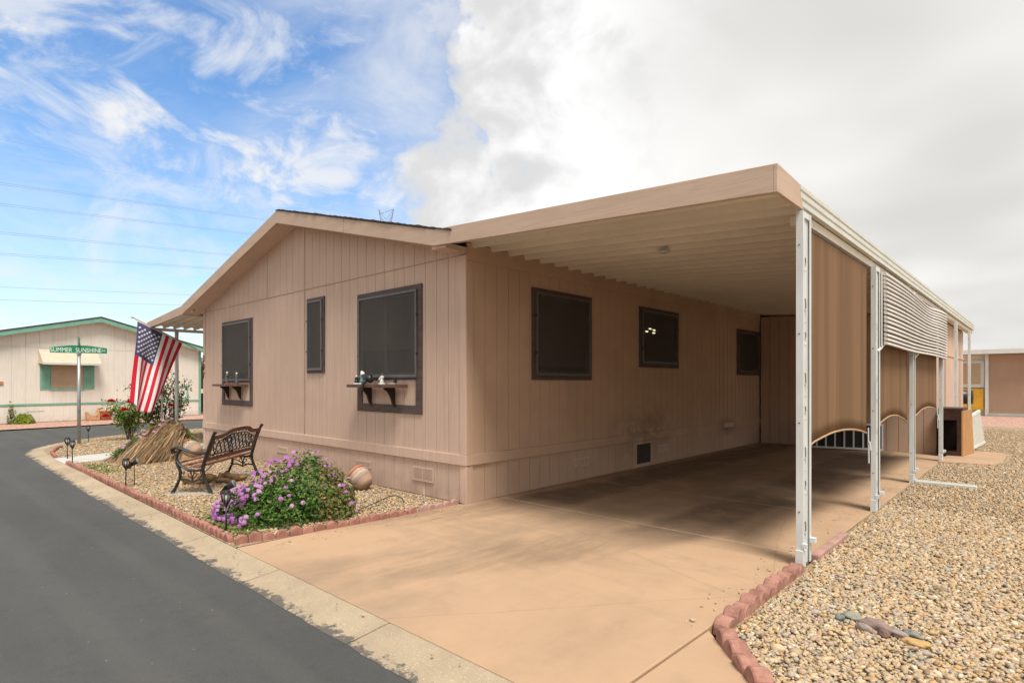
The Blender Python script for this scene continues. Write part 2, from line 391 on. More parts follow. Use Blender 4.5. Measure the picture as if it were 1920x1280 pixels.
M['edger'] = plain('terracotta_edging_concrete', (.33, .155, .12), .9, .25, 9, .6, 120, .2)
M['edger2'] = plain('faded_pink_edging_concrete', (.40, .24, .20), .9, .14, 9, .5, 120, .2)
PAL = [((.47, .345, .20), 26), ((.53, .41, .265), 24), ((.49, .305, .135), 12), ((.41, .315, .205), 15), ((.35, .315, .275), 6), ((.31, .325, .28), 4), ((.23, .16, .11), 5), ((.46, .325, .245), 7), ((.60, .53, .42), 5)]
def ramp_cols(t, v, pal):
    q = t.n('ShaderNodeValToRGB'); q.color_ramp.interpolation = 'CONSTANT'; tot = sum(w for _, w in pal); acc = 0; e = q.color_ramp.elements
    while len(e) < len(pal): e.new(.5)
    for i, (c, w) in enumerate(pal): e[i].position = acc / tot; e[i].color = c4(c); acc += w
    t.l(v, q.inputs[0]); return q.outputs[0]
def gravel_sheet(name, pal, scale, k=1.):
    t = NT(name); p = t.map(t.mix(.015, t.pos, t.noise(t.pos, 18, 2, .5, col=True)), (1, 1, .2))
    v = t.n('ShaderNodeTexVoronoi', feature='F1'); t.l(p, v.inputs['Vector']); v.inputs['Scale'].default_value = scale
    w = t.n('ShaderNodeTexWhiteNoise', noise_dimensions='3D'); t.l(v.outputs['Position'], w.inputs['Vector'])
    c = ramp_cols(t, w.outputs['Value'], [(mul(a, k), b) for a, b in pal])
    ed = t.n('ShaderNodeTexVoronoi', feature='DISTANCE_TO_EDGE'); t.l(p, ed.inputs['Vector']); ed.inputs['Scale'].default_value = scale
    c = t.mix(t.rng(ed.outputs['Distance'], .0, .10, .75, 0), c, (.20, .14, .08))
    c = t.mix(t.rng(t.noise(t.pos, 1.3, 5, .6), .4, .75, 0, .25), c, (.34, .25, .15))
    t.bump(t.rng(ed.outputs['Distance'], 0, .22), .8, .012); return t.fin(c, .85, .25)
M['gravel'] = gravel_sheet('tan_river_gravel_bed', PAL, 42)
PINK = [((.60, .33, .25), 30), ((.68, .42, .33), 25), ((.50, .27, .21), 20), ((.72, .52, .44), 12), ((.40, .22, .18), 8)]
M['pink'] = gravel_sheet('pink_crushed_granite', PINK, 30)
def attr_mat(name, rough=.75, spec=.3, trans=0.):
    t = NT(name); a = t.n('ShaderNodeAttribute', attribute_name='tone', attribute_type='GEOMETRY')
    c = t.mix(t.rng(t.noise(t.pos, 60, 3, .6), .35, .7, 0, .28), a.outputs['Color'], (.42, .30, .18)) if trans == 0 else a.outputs['Color']
    t.fin(c, rough, spec)
    if trans:
        tl = t.n('ShaderNodeBsdfTranslucent'); t.l(a.outputs['Color'], tl.inputs[0]); mx = t.n('ShaderNodeMixShader'); mx.inputs[0].default_value = trans
        t.l(t.bs.outputs[0], mx.inputs[1]); t.l(tl.outputs[0], mx.inputs[2]); t.l(mx.outputs[0], t.out.inputs[0])
    return t.m
M['pebble'] = attr_mat('mixed_river_pebble', .7, .3)
M['leaf'] = attr_mat('leaf_tissue', .55, .35, .28)
M['petal'] = attr_mat('petal_tissue', .6, .2, .3)
M['straw'] = attr_mat('dry_stem', .9, .15, .06)
M['twig'] = plain('woody_twig', (.15, .10, .07), .9, .25, 30)
M['ground'] = plain('dry_desert_earth', (.42, .31, .20), .95, .15, .3)
def curtain_mat():
    t = NT('brown_woven_shade_cloth'); col = (.285, .172, .098)
    st = t.noise(t.map(t.pos, (1, 5.2, .12)), 1.0, 4, .6); wv = t.noise(t.map(t.pos, (300, 300, 300)), 1., 2, .5); n2 = t.noise(t.map(t.pos, (2, 26, 1.0)), 1., 3, .6)
    c = t.mix(t.rng(st, .35, .66), mul(col, .86), mul(col, 1.16)); c = t.mix(t.rng(n2, .4, .75, 0, .4), c, mul(col, .82)); c = t.mix(t.rng(wv, .3, .7, 0, .28), c, mul(col, .55))
    t.bump(wv, .3, .002); t.fin(c, .9, .12)
    tl = t.n('ShaderNodeBsdfTranslucent'); t.set(tl.inputs[0], c); mx = t.n('ShaderNodeMixShader'); mx.inputs[0].default_value = .22
    t.l(t.bs.outputs[0], mx.inputs[1]); t.l(tl.outputs[0], mx.inputs[2]); t.l(mx.outputs[0], t.out.inputs[0]); return t.m
M['curtain'] = curtain_mat()
M['hem'] = plain('light_tan_hem', (.42, .28, .165), .85, .1, 12)
M['louvre'] = plain('white_aluminium_slat', (.60, .57, .535), .5, .06, 3)
M['white'] = plain('white_paint', (.62, .62, .60), .55, .06, 3)
M['iron'] = plain('black_cast_iron', (.022, .021, .021), .45, .3, 30, .3, 90, .45)
M['bronze'] = plain('brown_cast_back', (.10, .045, .024), .5, .3, 14, .3, 60, .4)
M['slat'] = plain('red_brown_bench_slat', (.25, .105, .07), .6, .18, 6, .3, 50, .3, stretch=(1, 1, 1))
M['blk'] = plain('black_plastic', (.020, .020, .021), .4, .2, 20, spec=.45)
M['lens'] = plain('frosted_lens', (.55, .57, .55), .3, .06, 20, spec=.5)
M['galv'] = plain('galvanised_steel', (.34, .37, .36), .42, .14, 8, .1, 60, .5, .55)
def clay(stripes=False):
    t = NT('striped_clay' if stripes else 'terracotta_clay'); c0 = (.46, .19, .105)
    if stripes:
        tc = t.n('ShaderNodeTexCoord'); z = t.sep(tc.outputs['Object'])[2]
        zz = t.math('ADD', t.math('MULTIPLY', z, 3.3), t.math('MULTIPLY', t.noise(t.pos, 14, 4, .6), .06))
        q = t.n('ShaderNodeValToRGB'); q.color_ramp.interpolation = 'CONSTANT'; e = q.color_ramp.elements
        cols = [(.42, .25, .16), (.52, .40, .26), (.50, .28, .17), (.24, .21, .20), (.31, .26, .24), (.60, .46, .34), (.46, .27, .19), (.62, .52, .41), (.50, .16, .10)]
        while len(e) < len(cols): e.new(.5)
        for i, c in enumerate(cols): e[i].position = i / len(cols); e[i].color = c4(c)
        t.l(zz, q.inputs[0]); c = t.mix(t.rng(t.noise(t.pos, 24, 5, .7), .3, .7, .25, .75), q.outputs[0], (.36, .26, .19))
    else: c = t.mix(t.rng(t.noise(t.pos, 9, 5, .6), .3, .7), mul(c0, .85), mul(c0, 1.15))
    t.bump(t.noise(t.pos, 70, 4, .6), .3, .004); return t.fin(c, .85, .2)
M['clay'] = clay(); M['clay2'] = clay(True)
M['log'] = plain('weathered_driftwood', (.30, .185, .095), .9, .45, 5, .8, 30, .2, stretch=(2, 2, 5), bdist=.02)
M['cream'] = siding('cream_painted_siding', (.74, .69, .61))
M['green'] = plain('sage_green_paint', (.19, .40, .30), .6, .08, 4)
M['awn'] = plain('peach_aluminium_awning', (.66, .52, .40), .5, .05, 4)
M['tanwin'] = plain('drawn_tan_shade', (.44, .33, .22), .7, .06, 2)
M['signgreen'] = plain('reflective_green_sign', (.006, .225, .105), .35, .04, 6, spec=.5)
M['signwhite'] = plain('reflective_white_letter', (.78, .80, .76), .35, .03)
M['peach'] = siding('peach_brown_stucco', (.40, .275, .195))
M['yellow'] = plain('yellow_painted_panel', (.62, .34, .035), .6, .12, 5)
M['cab'] = plain('dark_walnut_cabinet', (.050, .020, .013), .5, .3, 8, spec=.4)
M['cabside'] = plain('bare_wood_cabinet_side', (.45, .235, .095), .7, .15, 4, .2, 40, stretch=(6, 6, 1))
M['wire'] = plain('weathered_conductor', (.16, .18, .21), .6, .05)
M['numeral'] = plain('black_numeral', (.045, .02, .022), .5, .1)
M['olive'] = plain('olive_shade_screen', (.16, .14, .045), .9, .3, 40)
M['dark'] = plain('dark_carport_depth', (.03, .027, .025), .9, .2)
M['fred'] = plain('flag_red', (.60, .012, .035), .75, .06, 6)
M['fwhite'] = plain('flag_white', (.72, .74, .73), .75, .05, 6)
M['fblue'] = plain('flag_blue', (.075, .065, .155), .75, .08, 6)
M['pole'] = plain('varnished_wood_pole', (.42, .30, .17), .5, .12, 12)
M['rosered'] = plain('rose_petal_red', (.55, .012, .016), .5, .25, 30)
M['hose'] = plain('brown_drip_hose', (.09, .055, .04), .7, .2)
def rock(c): return plain('river_stone', c, .75, .12, 16, .25, 60, .3)

# ------------------------------------------------------------------ setting: ground, street, curb, beds, driveway
def sheet(name, pts, z, m, kind='structure', thick=None):
    bm = bmesh.new(); vs_ = [bm.verts.new((p[0], p[1], z)) for p in pts]; f = bm.faces.new(vs_)
    bmesh.ops.triangulate(bm, faces=[f]); bmesh.ops.recalc_face_normals(bm, faces=bm.faces)
    if bm.faces[:][0].normal.z < 0: bmesh.ops.reverse_faces(bm, faces=bm.faces)
    if thick:
        r = bmesh.ops.extrude_face_region(bm, geom=bm.faces[:]); 
        for e in r['geom']:
            if isinstance(e, bmesh.types.BMVert): e.co.z -= thick
        bmesh.ops.recalc_face_normals(bm, faces=bm.faces)
    me = bpy.data.meshes.new(name); bm.to_mesh(me); bm.free(); me.materials.append(m)
    return tag(link(bpy.data.objects.new(name, me)), kind=kind)
sheet('ground', [(-1500, -1500), (1500, -1500), (1500, 1500), (-1500, 1500)], -.10, M['ground'])
def arc(cx, cy, r, a0, a1, n): return [(cx + r * math.cos(R(a0 + (a1 - a0) * i / n)), cy + r * math.sin(R(a0 + (a1 - a0) * i / n))) for i in range(n + 1)]
lot_out = [(12, 1.80), (2, 1.80), (-2.4, 1.80), (-6, 1.80), (-10, 1.81), (-14.2, 1.86)] + arc(-15.2, 7.0, 5.15, -90, -180, 14)[1:] + [(-20.35, 12), (-20.6, 60)]
sheet('street', [(60, 1.79)] + [(p[0], p[1] + .02) for p in lot_out] + [(-25.6, 60), (-25.2, 8), (-23.9, 2.3), (-23.7, -2), (-24.5, -5), (-70, -6), (-70, -16), (60, -16)], -.035, M['asphalt'])

def offset(path, d):
    out = []
    for i, p in enumerate(path):
        a = Vector(path[max(i - 1, 0)]); b = Vector(path[min(i + 1, len(path) - 1)]); t = (b - a).normalized()
        out.append((p[0] + t.y * d, p[1] - t.x * d))      # to the right of travel is the lot
    return out
def resample(path, step):
    P = [Vector(p) for p in path]; out = [P[0].copy()]; acc = 0.
    for a, b in zip(P, P[1:]):
        l = (b - a).length; t = step - acc
        while t <= l: out.append(a.lerp(b, t / l)); t += step
        acc = l - (t - step)
    return out
curb_root = tag(thing('curb', None, None), kind='structure')
fine = [tuple(p) for p in resample(lot_out[:22], .1)]
seclen = 15
for k in range(0, len(fine) - 1, seclen):
    seg = fine[k:k + seclen + 1]
    if len(seg) < 3: break
    base_i = k
    wide = fine[max(0, k - 1):k + seclen + 2]
    m = MB(); rows = []
    for j, p in enumerate(seg):
        a = Vector(fine[max(k + j - 1, 0)]); b = Vector(fine[min(k + j + 1, len(fine) - 1)]); t = (b - a).normalized(); nrm = Vector((t.y, -t.x))
        q = Vector(p) + (t * .006 if j == 0 else (-t * .006 if j == len(seg) - 1 else Vector((0, 0))))
        jit = random.uniform(-.006, .006)
        row = [(-.004 + jit, -.09), (-.004 + jit, -.031), (.06, -.027), (.16, -.016), (.27, -.003), (.305, -.001), (.305, -.09)]
        rows.append([(q.x + nrm.x * d, q.y + nrm.y * d, z) for d, z in row])
    n = len(rows[0]); v = [p for r in rows for p in r]
    f = [(i*n+c, i*n+c+1, (i+1)*n+c+1, (i+1)*n+c) for i in range(len(rows)-1) for c in range(n-1)] + [tuple(range(n-1, -1, -1)), tuple((len(rows)-1)*n+c for c in range(n))]
    m.add(v, f); m.build('curb_section', M['curb'], curb_root, auto=40)
inner = offset(lot_out, .305)
bed_front = 2.115
# gravel beds
corner_in = inner[5:20]
sheet('gravel_bed', [(-5.40, bed_front), (-5.36, 4.76), (-5.25, 4.95), (-13.9, 4.95), (-13.9, 9), (-20.0, 12)] + list(reversed(corner_in)) , -.004, M['gravel'])
sheet('gravel_yard', [(-1.43, 5.0), (-1.44, 3.40), (-1.02, 2.92), (-.35, 2.12), (9, 2.12), (9, 25.2), (-1.9, 25.2), (-1.60, 16)], -.004, M['gravel'])
sheet('granite_strip', [(-1.85, 25.2), (12, 24.6), (12, 33.2), (-2.2, 33.0)], -.002, M['pink'])
sheet('granite_verge', [(-23.9, 1.4), (-25.2, 8), (-25.6, 60), (-60, 60), (-60, 1.4)], -.006, M['pink'])
# driveway as slabs with tooled joints
drv = tag(thing('driveway', None, None), kind='structure')
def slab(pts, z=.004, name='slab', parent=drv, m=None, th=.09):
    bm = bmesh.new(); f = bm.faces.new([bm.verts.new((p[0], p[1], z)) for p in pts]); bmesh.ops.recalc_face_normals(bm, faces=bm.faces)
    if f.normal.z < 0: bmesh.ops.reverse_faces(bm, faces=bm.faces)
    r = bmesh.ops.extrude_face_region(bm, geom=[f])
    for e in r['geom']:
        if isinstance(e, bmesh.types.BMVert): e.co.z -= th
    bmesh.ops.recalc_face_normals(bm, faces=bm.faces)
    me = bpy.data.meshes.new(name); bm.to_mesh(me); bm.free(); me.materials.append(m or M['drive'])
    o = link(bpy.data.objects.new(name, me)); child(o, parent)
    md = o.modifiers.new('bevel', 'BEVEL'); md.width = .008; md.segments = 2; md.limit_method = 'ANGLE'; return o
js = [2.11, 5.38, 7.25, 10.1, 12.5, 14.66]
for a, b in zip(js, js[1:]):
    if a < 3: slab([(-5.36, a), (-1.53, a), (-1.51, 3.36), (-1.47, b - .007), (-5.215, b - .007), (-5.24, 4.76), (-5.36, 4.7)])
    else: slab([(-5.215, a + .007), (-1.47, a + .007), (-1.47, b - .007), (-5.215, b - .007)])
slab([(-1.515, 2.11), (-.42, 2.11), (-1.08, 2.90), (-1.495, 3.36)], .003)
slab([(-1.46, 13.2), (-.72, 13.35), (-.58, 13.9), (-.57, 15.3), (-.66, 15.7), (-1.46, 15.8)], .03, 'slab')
for a in js[1:-1]: MB().box(-5.2, -1.48, a - .02, a + .02, -.06, .0015).build('joint_filler', M['joint'], drv)
wk = tag(thing('walkway', None, None), kind='structure')
for a, b in ((2.12, 3.3), (3.3, 4.6), (4.6, 6.4), (6.4, 8.6)):
    xl = lambda y: -14.2 - (y - 2.12) * .30
    slab([(xl(a), a + .006), (xl(a) + 1.08, a + .006), (xl(b) + 1.08, b - .006), (xl(b), b - .006)], .012, 'walk_slab', wk, M['walk'])

# ------------------------------------------------------------------ pebbles (countless)
def ico():
    bm = bmesh.new(); bmesh.ops.create_icosphere(bm, subdivisions=1, radius=1); v = np.array([q.co[:] for q in bm.verts]); f = np.array([[w.index for w in q.verts] for q in bm.faces]); bm.free(); return v, f
def octa():
    return np.array([[1,0,0],[-1,0,0],[0,1,0],[0,-1,0],[0,0,1],[0,0,-1]], float), np.array([[0,2,4],[2,1,4],[1,3,4],[3,0,4],[2,0,5],[1,2,5],[3,1,5],[0,3,5]])
def np_mesh(name, V, F, tone, mat, smooth=True):
    k = F.shape[1]; me = bpy.data.meshes.new(name); me.vertices.add(len(V)); me.vertices.foreach_set('co', V.astype(np.float32).ravel())
    me.loops.add(F.size); me.loops.foreach_set('vertex_index', F.astype(np.int32).ravel())
    me.polygons.add(len(F)); me.polygons.foreach_set('loop_start', np.arange(0, F.size, k, dtype=np.int32))
    me.polygons.foreach_set('use_smooth', np.full(len(F), smooth)); me.materials.append(mat)
    a = me.attributes.new('tone', 'FLOAT_COLOR', 'POINT'); a.data.foreach_set('color', np.c_[tone, np.ones(len(tone))].astype(np.float32).ravel())
    me.update(calc_edges=True); me.validate(); return me
def pebbles(name, P, size, z, lowpoly=False, label=None, cat='gravel'):
    bv, bf = octa() if lowpoly else ico(); n = len(P); nv = len(bv)
    s = size * rng.lognormal(0, .30, n)
    jit = 1 + rng.uniform(-.28, .28, (n, nv, 1)); sc = np.c_[rng.uniform(.9, 1.45, n), rng.uniform(.75, 1.05, n), rng.uniform(.42, .75, n)] * s[:, None]
    V = bv[None] * jit * sc[:, None, :]
    for ax in (0, 1):
        a = rng.normal(0, .35, n); c, q = np.cos(a)[:, None], np.sin(a)[:, None]; o = 1 - ax
        y, zz = V[:, :, o].copy(), V[:, :, 2].copy(); V[:, :, o] = y * c - zz * q; V[:, :, 2] = y * q + zz * c
    a = rng.uniform(0, 2 * np.pi, n); c, q = np.cos(a)[:, None], np.sin(a)[:, None]; x, y = V[:, :, 0].copy(), V[:, :, 1].copy(); V[:, :, 0] = x * c - y * q; V[:, :, 1] = x * q + y * c
    V[:, :, 0] += P[:, 0:1]; V[:, :, 1] += P[:, 1:2]; V[:, :, 2] += (z + rng.uniform(-.002, .012, n))[:, None]
    F = (bf[None] + (np.arange(n) * nv)[:, None, None]).reshape(-1, 3)
    w = np.array([q for _, q in PAL], float); idx = rng.choice(len(PAL), n, p=w / w.sum()); cols = np.array([c for c, _ in PAL])[idx] * rng.uniform(.86, 1.12, (n, 1))
    me = np_mesh(name, V.reshape(-1, 3), F, np.repeat(cols, nv, 0), M['pebble'])
    o = link(bpy.data.objects.new(name, me)); return tag(o, label, cat, kind='stuff')
def inpoly(P, poly):
    x, y = P[:, 0], P[:, 1]; r = np.zeros(len(P), bool); n = len(poly)
    for i in range(n):
        x1, y1 = poly[i]; x2, y2 = poly[(i + 1) % n]
        c = ((y1 > y) != (y2 > y)) & (x < (x2 - x1) * (y - y1) / ((y2 - y1) if y2 != y1 else 1e-9) + x1); r ^= c
    return r
def scat(x0, x1, y0, y1, dens): n = int((x1 - x0) * (y1 - y0) * dens); return np.c_[rng.uniform(x0, x1, n), rng.uniform(y0, y1, n)]
yard = [(-1.36, 5.0), (-1.36, 3.36), (-.98, 2.97), (-.32, 2.2), (3, 2.2), (3, 13.1), (-.55, 13.1), (-1.40, 13.1), (-1.43, 5.3)]
P = np.r_[scat(-1.45, .35, 2.2, 8.2, 3300), scat(.35, 3, 2.2, 8.2, 700)]
pebbles('gravel', P[inpoly(P, yard)], .0126, .002, label='loose tan river gravel covering the side yard right of the carport')
P = np.r_[scat(-1.42, .8, 8.2, 14.0, 1700), scat(-.5, .8, 14.0, 19, 800), scat(-1.35, .8, 16.0, 24, 600)]
pebbles('gravel', P, .0145, .0, True, label='loose tan gravel farther back along the side yard')
bed = [(-5.52, 2.24), (-5.46, 4.70), (-13.0, 4.78), (-13.85, 5.2), (-13.15, 2.24)]
P = np.r_[scat(-9.6, -5.4, 2.2, 4.78, 1700), scat(-14.3, -9.6, 2.2, 4.78, 850)]
pebbles('gravel', P[inpoly(P, bed)], .0145, .0, True, label='tan gravel filling the flower bed along the front wall')
bed2 = [(-14.32, 2.28), (-15.3, 2.3), (-17.5, 2.9), (-19.0, 4.2), (-19.9, 7), (-16.2, 7.5), (-15.3, 5.4)]
P = scat(-20, -14, 2.2, 7.5, 420); pebbles('gravel', P[inpoly(P, bed2)], .02, .0, True, label='tan gravel of the corner bed round the street sign')

n = 260; side = rng.uniform(0, 1, n)
P = np.where(side[:, None] < .45, np.c_[-1.56 - np.abs(rng.normal(0, .10, n)), rng.uniform(3.3, 12, n)], np.where(side[:, None] < .7, np.c_[-5.22 + np.abs(rng.normal(0, .10, n)), rng.uniform(2.3, 4.7, n)], np.c_[rng.uniform(-13, -2, n), 2.05 - np.abs(rng.normal(0, .10, n))]))
pebbles('stray_gravel', P, .008, .004, True, label='stray bits of gravel along the edges of driveway and curb')

# ------------------------------------------------------------------ the house
XL, XR, YF, YB = -13.97, -5.22, 4.78, 24.0
RX, RZ = -9.55, 4.40                      # ridge (fascia top)
YO = 4.41                                 # plane of the rake fascia
house = thing('manufactured_house', 'tan single storey house with grooved siding, gable front and dark screened windows', 'house', ((XL + XR) / 2, YF, 0))
def rake(x): return RZ - (x - RX) * .257 if x > RX else RZ - (RX - x) * .25
MB().prism([(XL + .02, 0), (XR - .012, 0), (XR - .012, 3.14), (RX, 4.14), (XL + .02, 3.05)], YF + .012, YB, XZ).build('wall', M['core'], house)
# front boards
G = .007
def boards(name, me, xs, z, parent):
    for x in xs: inst(me, name, (x, YF, z), parent)
w = .2275
bx0 = XL + .11; n = int((XR - .09 - bx0) / w); w = (XR - .09 - bx0) / n
xs = [bx0 + i * w for i in range(n)]
me_mid = MB().box(G / 2, w - G / 2, 0, .0115, 0, 2.465).mesh('siding_board', M['siding'])
me_skirt = MB().box(G / 2, w - G / 2, .004, .0115, 0, .462).mesh('siding_board', M['siding'])
boards('siding_board', me_mid, xs, .603, house); boards('siding_board', me_skirt, xs, .005, house)
for x in xs + [bx0 - w, XR - .09]:
    a, b = max(x + G / 2, XL + .0), min(x + w - G / 2, XR)
    if b - a < .02: continue
    pts = [(a, 3.076), (b, 3.076), (b, rake(b) - .17)] + ([(RX, rake(RX) - .17)] if a < RX < b else []) + [(a, rake(a) - .17)]
    MB().prism(pts, YF - .006, YF + .0115, XZ).build('gable_board', M['siding'], house)
for x, zz in ((-9.28, (.603, 3.07)), (-9.28, (3.076, 4.1)), (-10.72, (3.076, 3.86))):
    MB().box(x - .004, x + .016, YF - .009, YF - .001, zz[0], zz[1]).build('batten', M['core'], house)
MB().box(XL + .1, XR - .08, YF - .003, YF + .01, 3.062, 3.078).build('seam_flashing', M['core'], house)
MB().box(XL - .01, XR + .024, YF - .026, YF + .01, .472, .602).build('belly_band', M['trim'], house, bevel=.004)
MB().box(XL - .004, XL + .106, YF - .016, YF + .01, .605, 3.06).build('corner_board', M['trim'], house, bevel=.003)
MB().box(XL - .002, XL + .106, YF - .012, YF + .01, .004, .468).build('corner_board', M['trim'], house, bevel=.003)
MB().box(XR - .088, XR + .018, YF - .016, YF + .01, .605, 3.06).build('corner_board', M['trim'], house, bevel=.003)
MB().box(XR - .088, XR + .018, YF - .014, YF + .01, .004, .468).build('corner_board', M['trim'], house, bevel=.003)
# side wall boards (under the carport)
ws = .2135; y0 = YF + .115; ns = int((14.66 - y0) / ws); ws = (14.66 - y0) / ns
me_s = MB().box(-.0115, 0, G / 2, ws - G / 2, 0, 2.40).mesh('siding_board', M['siding_side'])
me_ss = MB().box(-.0115, -.004, G / 2, ws - G / 2, 0, .462).mesh('siding_board', M['siding_side'])
for i in range(ns):
    inst(me_s, 'siding_board', (XR, y0 + i * ws, .603), house); inst(me_ss, 'siding_board', (XR, y0 + i * ws, .005), house)
MB().box(XR - .01, XR + .026, YF + .012, 14.66, .472, .602).build('belly_band', M['siding_side'], house, bevel=.004)
MB().box(XR - .01, XR + .016, YF + .012, YF + .112, .605, 3.0).build('corner_board', M['siding_side'], house, bevel=.003)
MB().box(XR - .01, XR + .014, YF + .012, YF + .112, .004, .468).build('corner_board', M['siding_side'], house, bevel=.003)
MB().box(XR - .01, XR + .02, YF + .012, 14.66, 3.003, 3.212).build('header_board', M['siding_side'], house, bevel=.003)
# rakes, soffit and roof
XE0, XE1 = -14.27, -5.39
def rk(x, d): return rake(x) - d
MB().prism([(XE0, rk(XE0, .21)), (RX, rk(RX, .21)), (RX, RZ), (XE0, rk(XE0, 0))], YO, YO + .03, XZ).build('rake_fascia', M['fascia'], house, bevel=.004)
MB().prism([(RX + .003, rk(RX, .21)), (XE1, rk(XE1, .195)), (XE1, rk(XE1, 0)), (RX + .003, RZ - .001)], YO, YO + .03, XZ).build('rake_fascia', M['fascia'], house, bevel=.004)
MB().prism([(-7.42, rk(-7.42, .205)), (-7.405, rk(-7.405, .205)), (-7.405, rk(-7.405, .004)), (-7.42, rk(-7.42, .004))], YO - .002, YO + .01, XZ).build('fascia_joint', M['core'], house)
MB().prism([(XE0, rk(XE0, .20)), (RX, rk(RX, .20)), (RX, rk(RX, .185)), (XE0, rk(XE0, .185))], YO + .031, YF - .0005, XZ).build('soffit', M['soffit'], house)
MB().prism([(RX + .002, rk(RX, .20)), (XR + .02, rk(XR, .20)), (XR + .02, rk(XR, .185)), (RX + .002, rk(RX, .185))], YO + .031, YF - .0005, XZ).build('soffit', M['soffit'], house)
MB().prism([(XE0, rk(XE0, .03)), (RX, rk(RX, .03)), (RX, rk(RX, .01)), (XE0, rk(XE0, .01))], YO + .032, YB, XZ).build('roof', M['shingle'], house)
MB().box(XE0 - .02, XE0 + .01, YO + .03, YB, rk(XE0, .21), rk(XE0, .0)).build('eave_fascia', M['fascia'], house)
# the right slope carries a visible edge of shingle courses
m = MB(); x = RX - .03; k = 0
while x < XR + .12:
    x2 = min(x + .14, XR + .16); m.prism([(x, rk(x, -.012)), (x2, rk(x2, -.012)), (x2, rk(x2, -.034) + random.uniform(-.004, .006)), (x, rk(x, -.022))], YO - .012 + random.uniform(-.01, .006), YB, XZ); x += .14
m.build('roof', M['shingle'], house)
MB().prism([(RX, rk(RX, .002)), (XE1 + .02, rk(XE1, .002)), (XE1 + .02, rk(XE1, -.011)), (RX, rk(RX, -.011))], YO + .0, YO + .06, XZ).build('drip_edge', M['brown'], house)
MB().box(-5.46, XR + .02, YO + .035, YF - .001, 3.10, 3.15).build('rake_return', M['soffit'], house)
# windows ------------------------------------------------------------
def frame_ring(m, a0, a1, z0, z1, ia0, ia1, iz0, iz1, d0, d1, fn):
    """rectangular ring, depth d0..d1 outward; fn(a, d, z)"""
    for (p0, p1, q0, q1) in ((a0, a1, z0, iz0), (a0, a1, iz1, z1), (a0, ia0, iz0, iz1), (ia1, a1, iz0, iz1)):
        v = [fn(p, d, q) for q in (q0, q1) for (p, d) in ((p0, d0), (p1, d0), (p1, d1), (p0, d1))]
        m.add(v, [(3,2,1,0),(4,5,6,7),(0,1,5,4),(1,2,6,5),(2,3,7,6),(3,0,4,7)])
def qbox(m, a0, a1, d0, d1, z0, z1, fn):
    v = [fn(p, d, q) for q in (z0, z1) for (p, d) in ((a0, d0), (a1, d0), (a1, d1), (a0, d1))]
    m.add(v, [(3,2,1,0),(4,5,6,7),(0,1,5,4),(1,2,6,5),(2,3,7,6),(3,0,4,7)])
FR = lambda a, d, z: (a, YF - d, z)
SD = lambda a, d, z: (XR + d, a, z)
def window(fn, a0, a1, z0, z1, s0, s1, sz0, sz1, lower=None, mull=None, blind=None, lamp=False, label=None):
    m = MB(); frame_ring(m, a0, a1, (lower[3] if lower else z0), z1, s0, s1, sz0, sz1, -.002, .022, fn)
    if lower:   # framed siding panel below the screen
        l0, l1, lz0, lz1 = lower
        frame_ring(m, a0, a1, z0, lower[3] - .002, l0, l1, lz0, lz1 - .004, -.002, .020, fn)
    win = m.build('window', M['brown'], house, bevel=.003)
    if label: win['label'] = label
    m = MB(); qbox(m, s0 + .004, s1 - .004, .001, .005, sz0 + .004, sz1 - .004, fn); m.build('dark_room', M['inside'], win)
    if blind:
        m = MB(); qbox(m, s0 + .05, s1 - .05, .006, .009, blind[0], blind[1], fn); m.build('blind', M['blind'], win)
    m = MB(); frame_ring(m, s0 + .02, s1 - .02, sz0 + .02, sz1 - .02, s0 + .055, s1 - .055, sz0 + .06, sz1 - .055, .006, .018, fn); m.build('sash', M['sash'], win)
    if mull is not None:
        m = MB(); qbox(m, mull - .022, mull + .022, .0065, .0195, sz0 + .06, sz1 - .055, fn); m.build('mullion', M['sash'], win)
    if lamp:
        m = MB(); am = s0 + (s1 - s0) * .22
        for da, dz in ((-.12, -.02), (.0, .035), (.14, .02), (.13, -.03)): qbox(m, am + da - .04, am + da + .04, .010, .02, sz0 + .58 + dz - .010, sz0 + .58 + dz + .010, fn)
        m.build('ceiling_lamp_glow', M['bulb'], win)
    e = .03
    m = MB(); frame_ring(m, s0 - .005, s1 + .012, sz0 - .008, sz1 + .012, s0 + e * .7, s1 - e * .7, sz0 + e, sz1 - e * .7, .0225, .046, fn); m.build('screen_frame', M['brown2'], win, bevel=.004)
    m = MB(); qbox(m, s0 + e * .7 - .004, s1 - e * .7 + .004, .034, .036, sz0 + e - .004, sz1 - e * .7 + .004, fn); m.build('screen', M['screen'], win)
    m = MB()
    for zz in (sz0 + (sz1 - sz0) * .27, sz0 + (sz1 - sz0) * .72):
        for aa in (s0 - .012, s1 + .012): qbox(m, aa - .008, aa + .012, .022, .05, zz - .012, zz + .012, fn)
    m.build('clip', M['blk'], win)
    return win
window(FR, -12.86, -11.36, 1.02, 2.76, -12.80, -11.44, 1.53, 2.70, (-12.74, -11.47, 1.13, 1.50), None, (1.6, 2.65), label='dark framed front window with a shelf below its screen, left of the three')
window(FR, -9.17, -8.59, 1.65, 2.90, -9.125, -8.655, 1.70, 2.84, None, None, None, label='narrow dark framed front window')
window(FR, -7.61, -6.06, 1.07, 2.81, -7.55, -6.16, 1.57, 2.73, (-7.49, -6.19, 1.185, 1.535), -6.88, (1.95, 2.66), label='large dark framed front window with a shelf of figurines below')
window(SD, 6.01, 7.43, 1.53, 2.815, 6.09, 7.36, 1.60, 2.75, None, None, (1.72, 2.7), label='largest dark window under the carport, nearest the front corner')
window(SD, 8.88, 10.34, 1.76, 2.83, 8.96, 10.27, 1.84, 2.76, None, None, None, True, label='dark window under the carport with a lit lamp showing inside')
